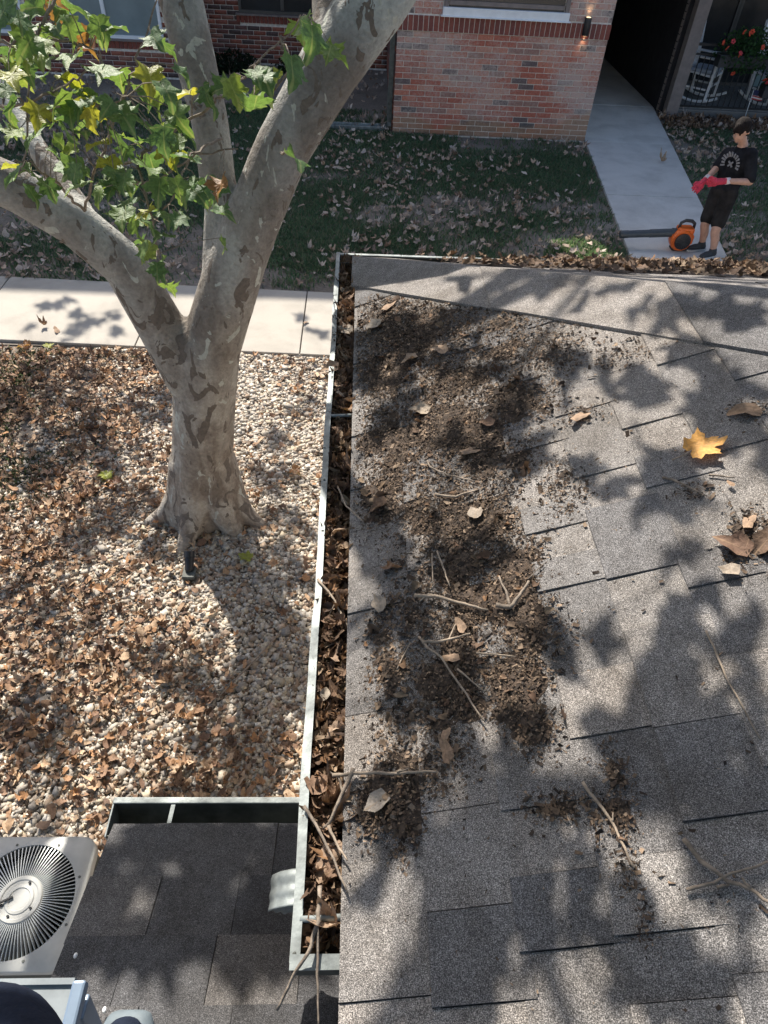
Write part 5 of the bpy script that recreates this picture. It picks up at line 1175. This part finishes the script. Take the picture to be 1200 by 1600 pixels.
twig([G(500, 1385, 2.46), G(498, 1440, 2.47), G(480, 1490, 2.47), G(455, 1530, 2.44), G(433, 1578, 2.40)], .0055, 'forked twig hanging over the near end of the gutter', M_TWIG, [[G(496, 1450, 2.47), G(496, 1520, 2.45), G(498, 1615, 2.42)]])
twig([G(512, 1290, 2.46), G(530, 1325, 2.47), G(543, 1345, 2.48)], .004, 'pale short twig against the roof edge in the gutter', M_TWIGL); twig([G(497, 905, 2.44), G(525, 940, 2.44), G(546, 985, 2.43)], .0045, 'pale twig lying lengthwise in the gutter', M_TWIGL, [[G(525, 940, 2.44), G(515, 960, 2.42)]])
twig([G(528, 760, 2.44), G(540, 790, 2.46), G(568, 815, 2.49)], .0035, 'light twig poking from the gutter onto the shingles', M_TWIGL)
for u, v_, c_, lab in ((118, 1493, 1.99, 'tiny white pebble on the lower roof edge'), (163, 1578, 2.06, 'tiny white pebble near the grey shoe')):
    o = MB().ball((0, 0, 0), .0055, 8, (1, 1.4, .7)).build('pebble', M_WHITE, None, True); o.location = tuple(P(u, v_, z=c_)); tag(o, lab, 'pebble')

# ================================================================== YARD: gravel, litter, grass
ico = MB().ball((0, 0, 0), .5, 6); 
import bmesh
bm = bmesh.new(); bmesh.ops.create_icosphere(bm, subdivisions=1, radius=.5); bm.verts.index_update(); IV = np.array([v.co for v in bm.verts]); IF = np.array([[v.index for v in f.verts] for f in bm.faces]); bm.free()
def inyard(x, y):
    near = (x > .28) & (y < 3.4); trunk_ = np.hypot(x+1.2, y-4.1) < .26; return ~near & ~trunk_ & ~((x > -.75) & (y < .75))
n = 120000; x = RNG.uniform(-4.3, .35, n); y = RNG.uniform(.55, 6.54, n)
vis = (y > .5) & inyard(x, y)
grav = np.clip(1.25-1.6*np.clip((-x-2.2)/1.2, 0, 1)*np.clip((y-3.4)/1.2, 0, 1)-.5*np.clip(fbm(x, y, 1.3)-.55, 0, 1), 0.06, 1)
k = vis & (RNG.random(n) < grav); x, y = x[k], y[k]; n = len(x)
s = RNG.gamma(4.5, .0038, n)+.006; sc3 = np.stack([s*RNG.uniform(.9, 1.45, n), s*RNG.uniform(.75, 1.1, n), s*RNG.uniform(.45, .75, n)], 1)
z = s*.18+RNG.random(n)*.012
IV, IF = TV*.9, TF
v, f = inst(IV, IF, np.stack([x, y, z], 1), rotm(RNG.random(n)*6.3, RNG.normal(0, .3, n), RNG.normal(0, .3, n)), sc3, .6)
sp = np.array([(.58, .52, .44), (.50, .44, .37), (.64, .59, .51), (.38, .32, .26), (.50, .42, .31), (.28, .25, .22), (.44, .33, .24), (.55, .48, .38), (.38, .34, .29), (.30, .22, .16)]); c0 = sp[RNG.integers(0, 10, n)]*RNG.uniform(.7, 1.12, (n, 1))
o = fast('gravel', v, f, M_STONE, np.repeat(c0, len(IV), 0), smooth=True); tag(o, 'pale river gravel bed round the tree', 'gravel', kind='stuff')
def litter(name, n, box, dens, smin, smax, k_, lab, zmul=1.0, zb=.025, ch=.55, tl=.33, pal=None):
    x = RNG.uniform(box[0], box[1], n); y = RNG.uniform(box[2], box[3], n); kk = (RNG.random(n) < dens(x, y)) & inyard(x, y); x, y = x[kk], y[kk]; n = len(x)
    o = stuff_leaves(name, np.stack([x, y, zb+RNG.random(n)*.03*zmul], 1), RNG.uniform(smin, smax, n), drycols(n, k_) if pal is None else np.array(pal)[RNG.integers(0, len(pal), n)]*RNG.uniform(.7, 1.15, (n, 1))*k_, M_DRY, tl, .6, chips=ch); tag(o, lab, 'leaves', kind='stuff'); return o
def gd(x, y):
    near = np.clip((2.9-y)/1.6, 0, 1)*.5; left = np.clip((-x-1.7)/1.3, 0, 1)*np.clip((y-2.2)/1.5, 0, 1)*.75
    pile = .6*np.exp(-((x+1.5)**2/.5+(y-2.9)**2/.35)); return np.clip((.34+near*1.1+left+pile)*(.08+2.6*np.clip(fbm(x, y, 1.6)-.30, 0, 1)), 0, 1)
litter('gravel_leaf_litter', 10500, (-4.6, .3, .6, 6.5), gd, .035, .08, 1.3, 'brown leaves scattered over the gravel bed')
litter('gravel_leaf_scraps', 34000, (-4.6, .3, .6, 6.5), gd, .015, .04, 1.0, 'small brown leaf scraps between the gravel stones', 1.0, .018)
onwalk = lambda x, y: (x > wl(y)-.03) & (x < wr(y)+.03)
def ld_(x, y):
    m = np.clip(.16+1.5*(fbm(x, y, .8)-.42), .03, .8)+.35*np.clip((9.8-y)/2, 0, 1); m = m*np.where(x > 5.3, 1.25, 1)*np.where(y > 14.1, .9, 1); return np.where(onwalk(x, y) | ((x > X0-.1) & (x < X1+.1) & (y > WY-.12)), 0, np.clip(m, 0, 1))
litter('lawn_leaf_litter', 15000, (-8, 9.5, 8.02, 18.6), ld_, .055, .115, 1.0, 'dry leaves strewn over the shaded lawn', 1.3, .045, .4, .4, [(.52, .41, .33), (.46, .35, .27), (.58, .48, .40), (.34, .24, .18), (.50, .36, .26)])
litter('lawn_leaf_litter', 1500, (5.4, 9.5, 15.3, 16.15), lambda x, y: np.where(onwalk(x, y), 0, .6), .06, .11, .8, 'brown leaves drifted along the porch foot', 1.3, .03)
# grass
def grass(name, n, box, dens, lab, hmin, hmax, cols):
    x = RNG.uniform(box[0], box[1], n); y = RNG.uniform(box[2], box[3], n); kk = RNG.random(n) < dens(x, y); x, y = x[kk], y[kk]; n = len(x)
    h = RNG.uniform(hmin, hmax, n); w = RNG.uniform(.006, .012, n); a = RNG.random(n)*6.283; ln = RNG.normal(0, .55, (n, 2))*h[:, None]
    b0 = np.stack([x-np.cos(a)*w, y-np.sin(a)*w, np.zeros(n)], 1); b1 = np.stack([x+np.cos(a)*w, y+np.sin(a)*w, np.zeros(n)], 1)
    m0 = np.stack([x-np.cos(a)*w*.7+ln[:, 0]*.4, y-np.sin(a)*w*.7+ln[:, 1]*.4, h*.6], 1); m1 = np.stack([x+np.cos(a)*w*.7+ln[:, 0]*.4, y+np.sin(a)*w*.7+ln[:, 1]*.4, h*.6], 1)
    t = np.stack([x+ln[:, 0], y+ln[:, 1], h*.95], 1); V = np.stack([b0, b1, m0, m1, t], 1).reshape(-1, 3)
    F = (np.array([(0, 1, 3), (0, 3, 2), (2, 3, 4)])[None]+(np.arange(n)*5)[:, None, None]).reshape(-1, 3)
    c0 = np.array(cols)[RNG.integers(0, len(cols), n)]*RNG.uniform(.75, 1.2, (n, 1)); o = fast(name, V, F, M_GRASS, np.repeat(c0, 5, 0)); tag(o, lab, 'grass', kind='stuff')
GC = [(.10, .18, .095), (.125, .21, .11), (.15, .22, .115), (.23, .23, .15)]
bare = lambda x, y: np.clip(3.4*(fbm(x+3, y, .62)-.34), 0.05, 1)*np.where(onwalk(x, y) | ((x > X0-.05) & (x < X1+.05) & (y > WY-.05)), 0, 1)*np.clip((y-7.99)/.02, 0, 1)
grass('lawn_grass', 420000, (-8, 9.8, 8.0, 15.6), lambda x, y: bare(x, y)*np.where(x > 5.4, .45, 1), 'short patchy green lawn in front of the brick building', .04, .085, GC)
grass('grass_patch', 9000, (2.5, 3.85, 8.3, 10.2), lambda x, y: np.where(onwalk(x, y), 0, np.clip(1.3-1.6*np.hypot((x-3.2)/.75, (y-9.2)/.9), 0, 1)), 'thicker grass tuft catching the sun left of the blower', .04, .09, [(.10, .19, .08), (.14, .23, .09), (.22, .25, .12)])
grass('bed_grass', 16000, (-4.6, -1.6, 4.0, 6.5), lambda x, y: np.clip((-x-2.1)/1.0, 0, 1)*np.clip(3*(fbm(x+9, y, 1.5)-.45), 0, 1), 'thin grass tufts among leaves left of the gravel', .03, .08, [(.07, .10, .045), (.10, .12, .06), (.16, .15, .09)])
# a few single leaves on the pavements
for u, v_, me, s, lab in ((88, 515, ml_t, .11, 'tan leaf lying on the sunny sidewalk at the left'), (68, 508, ml_c, .09, 'small dark leaf on the sidewalk left of the tan one'), (477, 503, ml_t, .08, 'orange leaf on the sunny sidewalk beside the gutter'), (1033, 252, ml_c, .16, 'crumpled leaf in the middle of the grey walkway')):
    p = P(u, v_, z=.065); dry_leaf(p, s, (.1, .1, random.uniform(0, 6)), lab, 'single leaves on the pavement', me)
for u, v_, me, lab, s in ((165, 742, LMY[0], 'yellow leaf on the gravel left of the trunk', .12), (385, 870, mk_leaf('dry_leaf', 0, M_LY, .1, .2, .05, .1, 150), 'yellow green leaf on the shaded gravel right of the spotlight', .11), (460, 735, LMO[0], 'orange leaf on the gravel right of the trunk', .11), (180, 755, LMO[1], 'rusty orange leaf beside the yellow one on the gravel', .12), (40, 540, LMO[0], 'orange leaf at the sidewalk edge on the far left', .12), (75, 540, LMY[1], 'yellow leaf at the sidewalk edge on the left', .1)):
    p = P(u, v_, z=.06); dry_leaf(p, s, (.1, .1, random.uniform(0, 6)), lab, 'single bright leaves on the gravel', me)
gt = [P(435, 990, z=.05), P(395, 1035, z=.05), P(340, 1090, z=.05)]
twig([tuple(q) for q in gt], .008, 'long grey stick lying on the gravel near the gutter', M_TWIG)
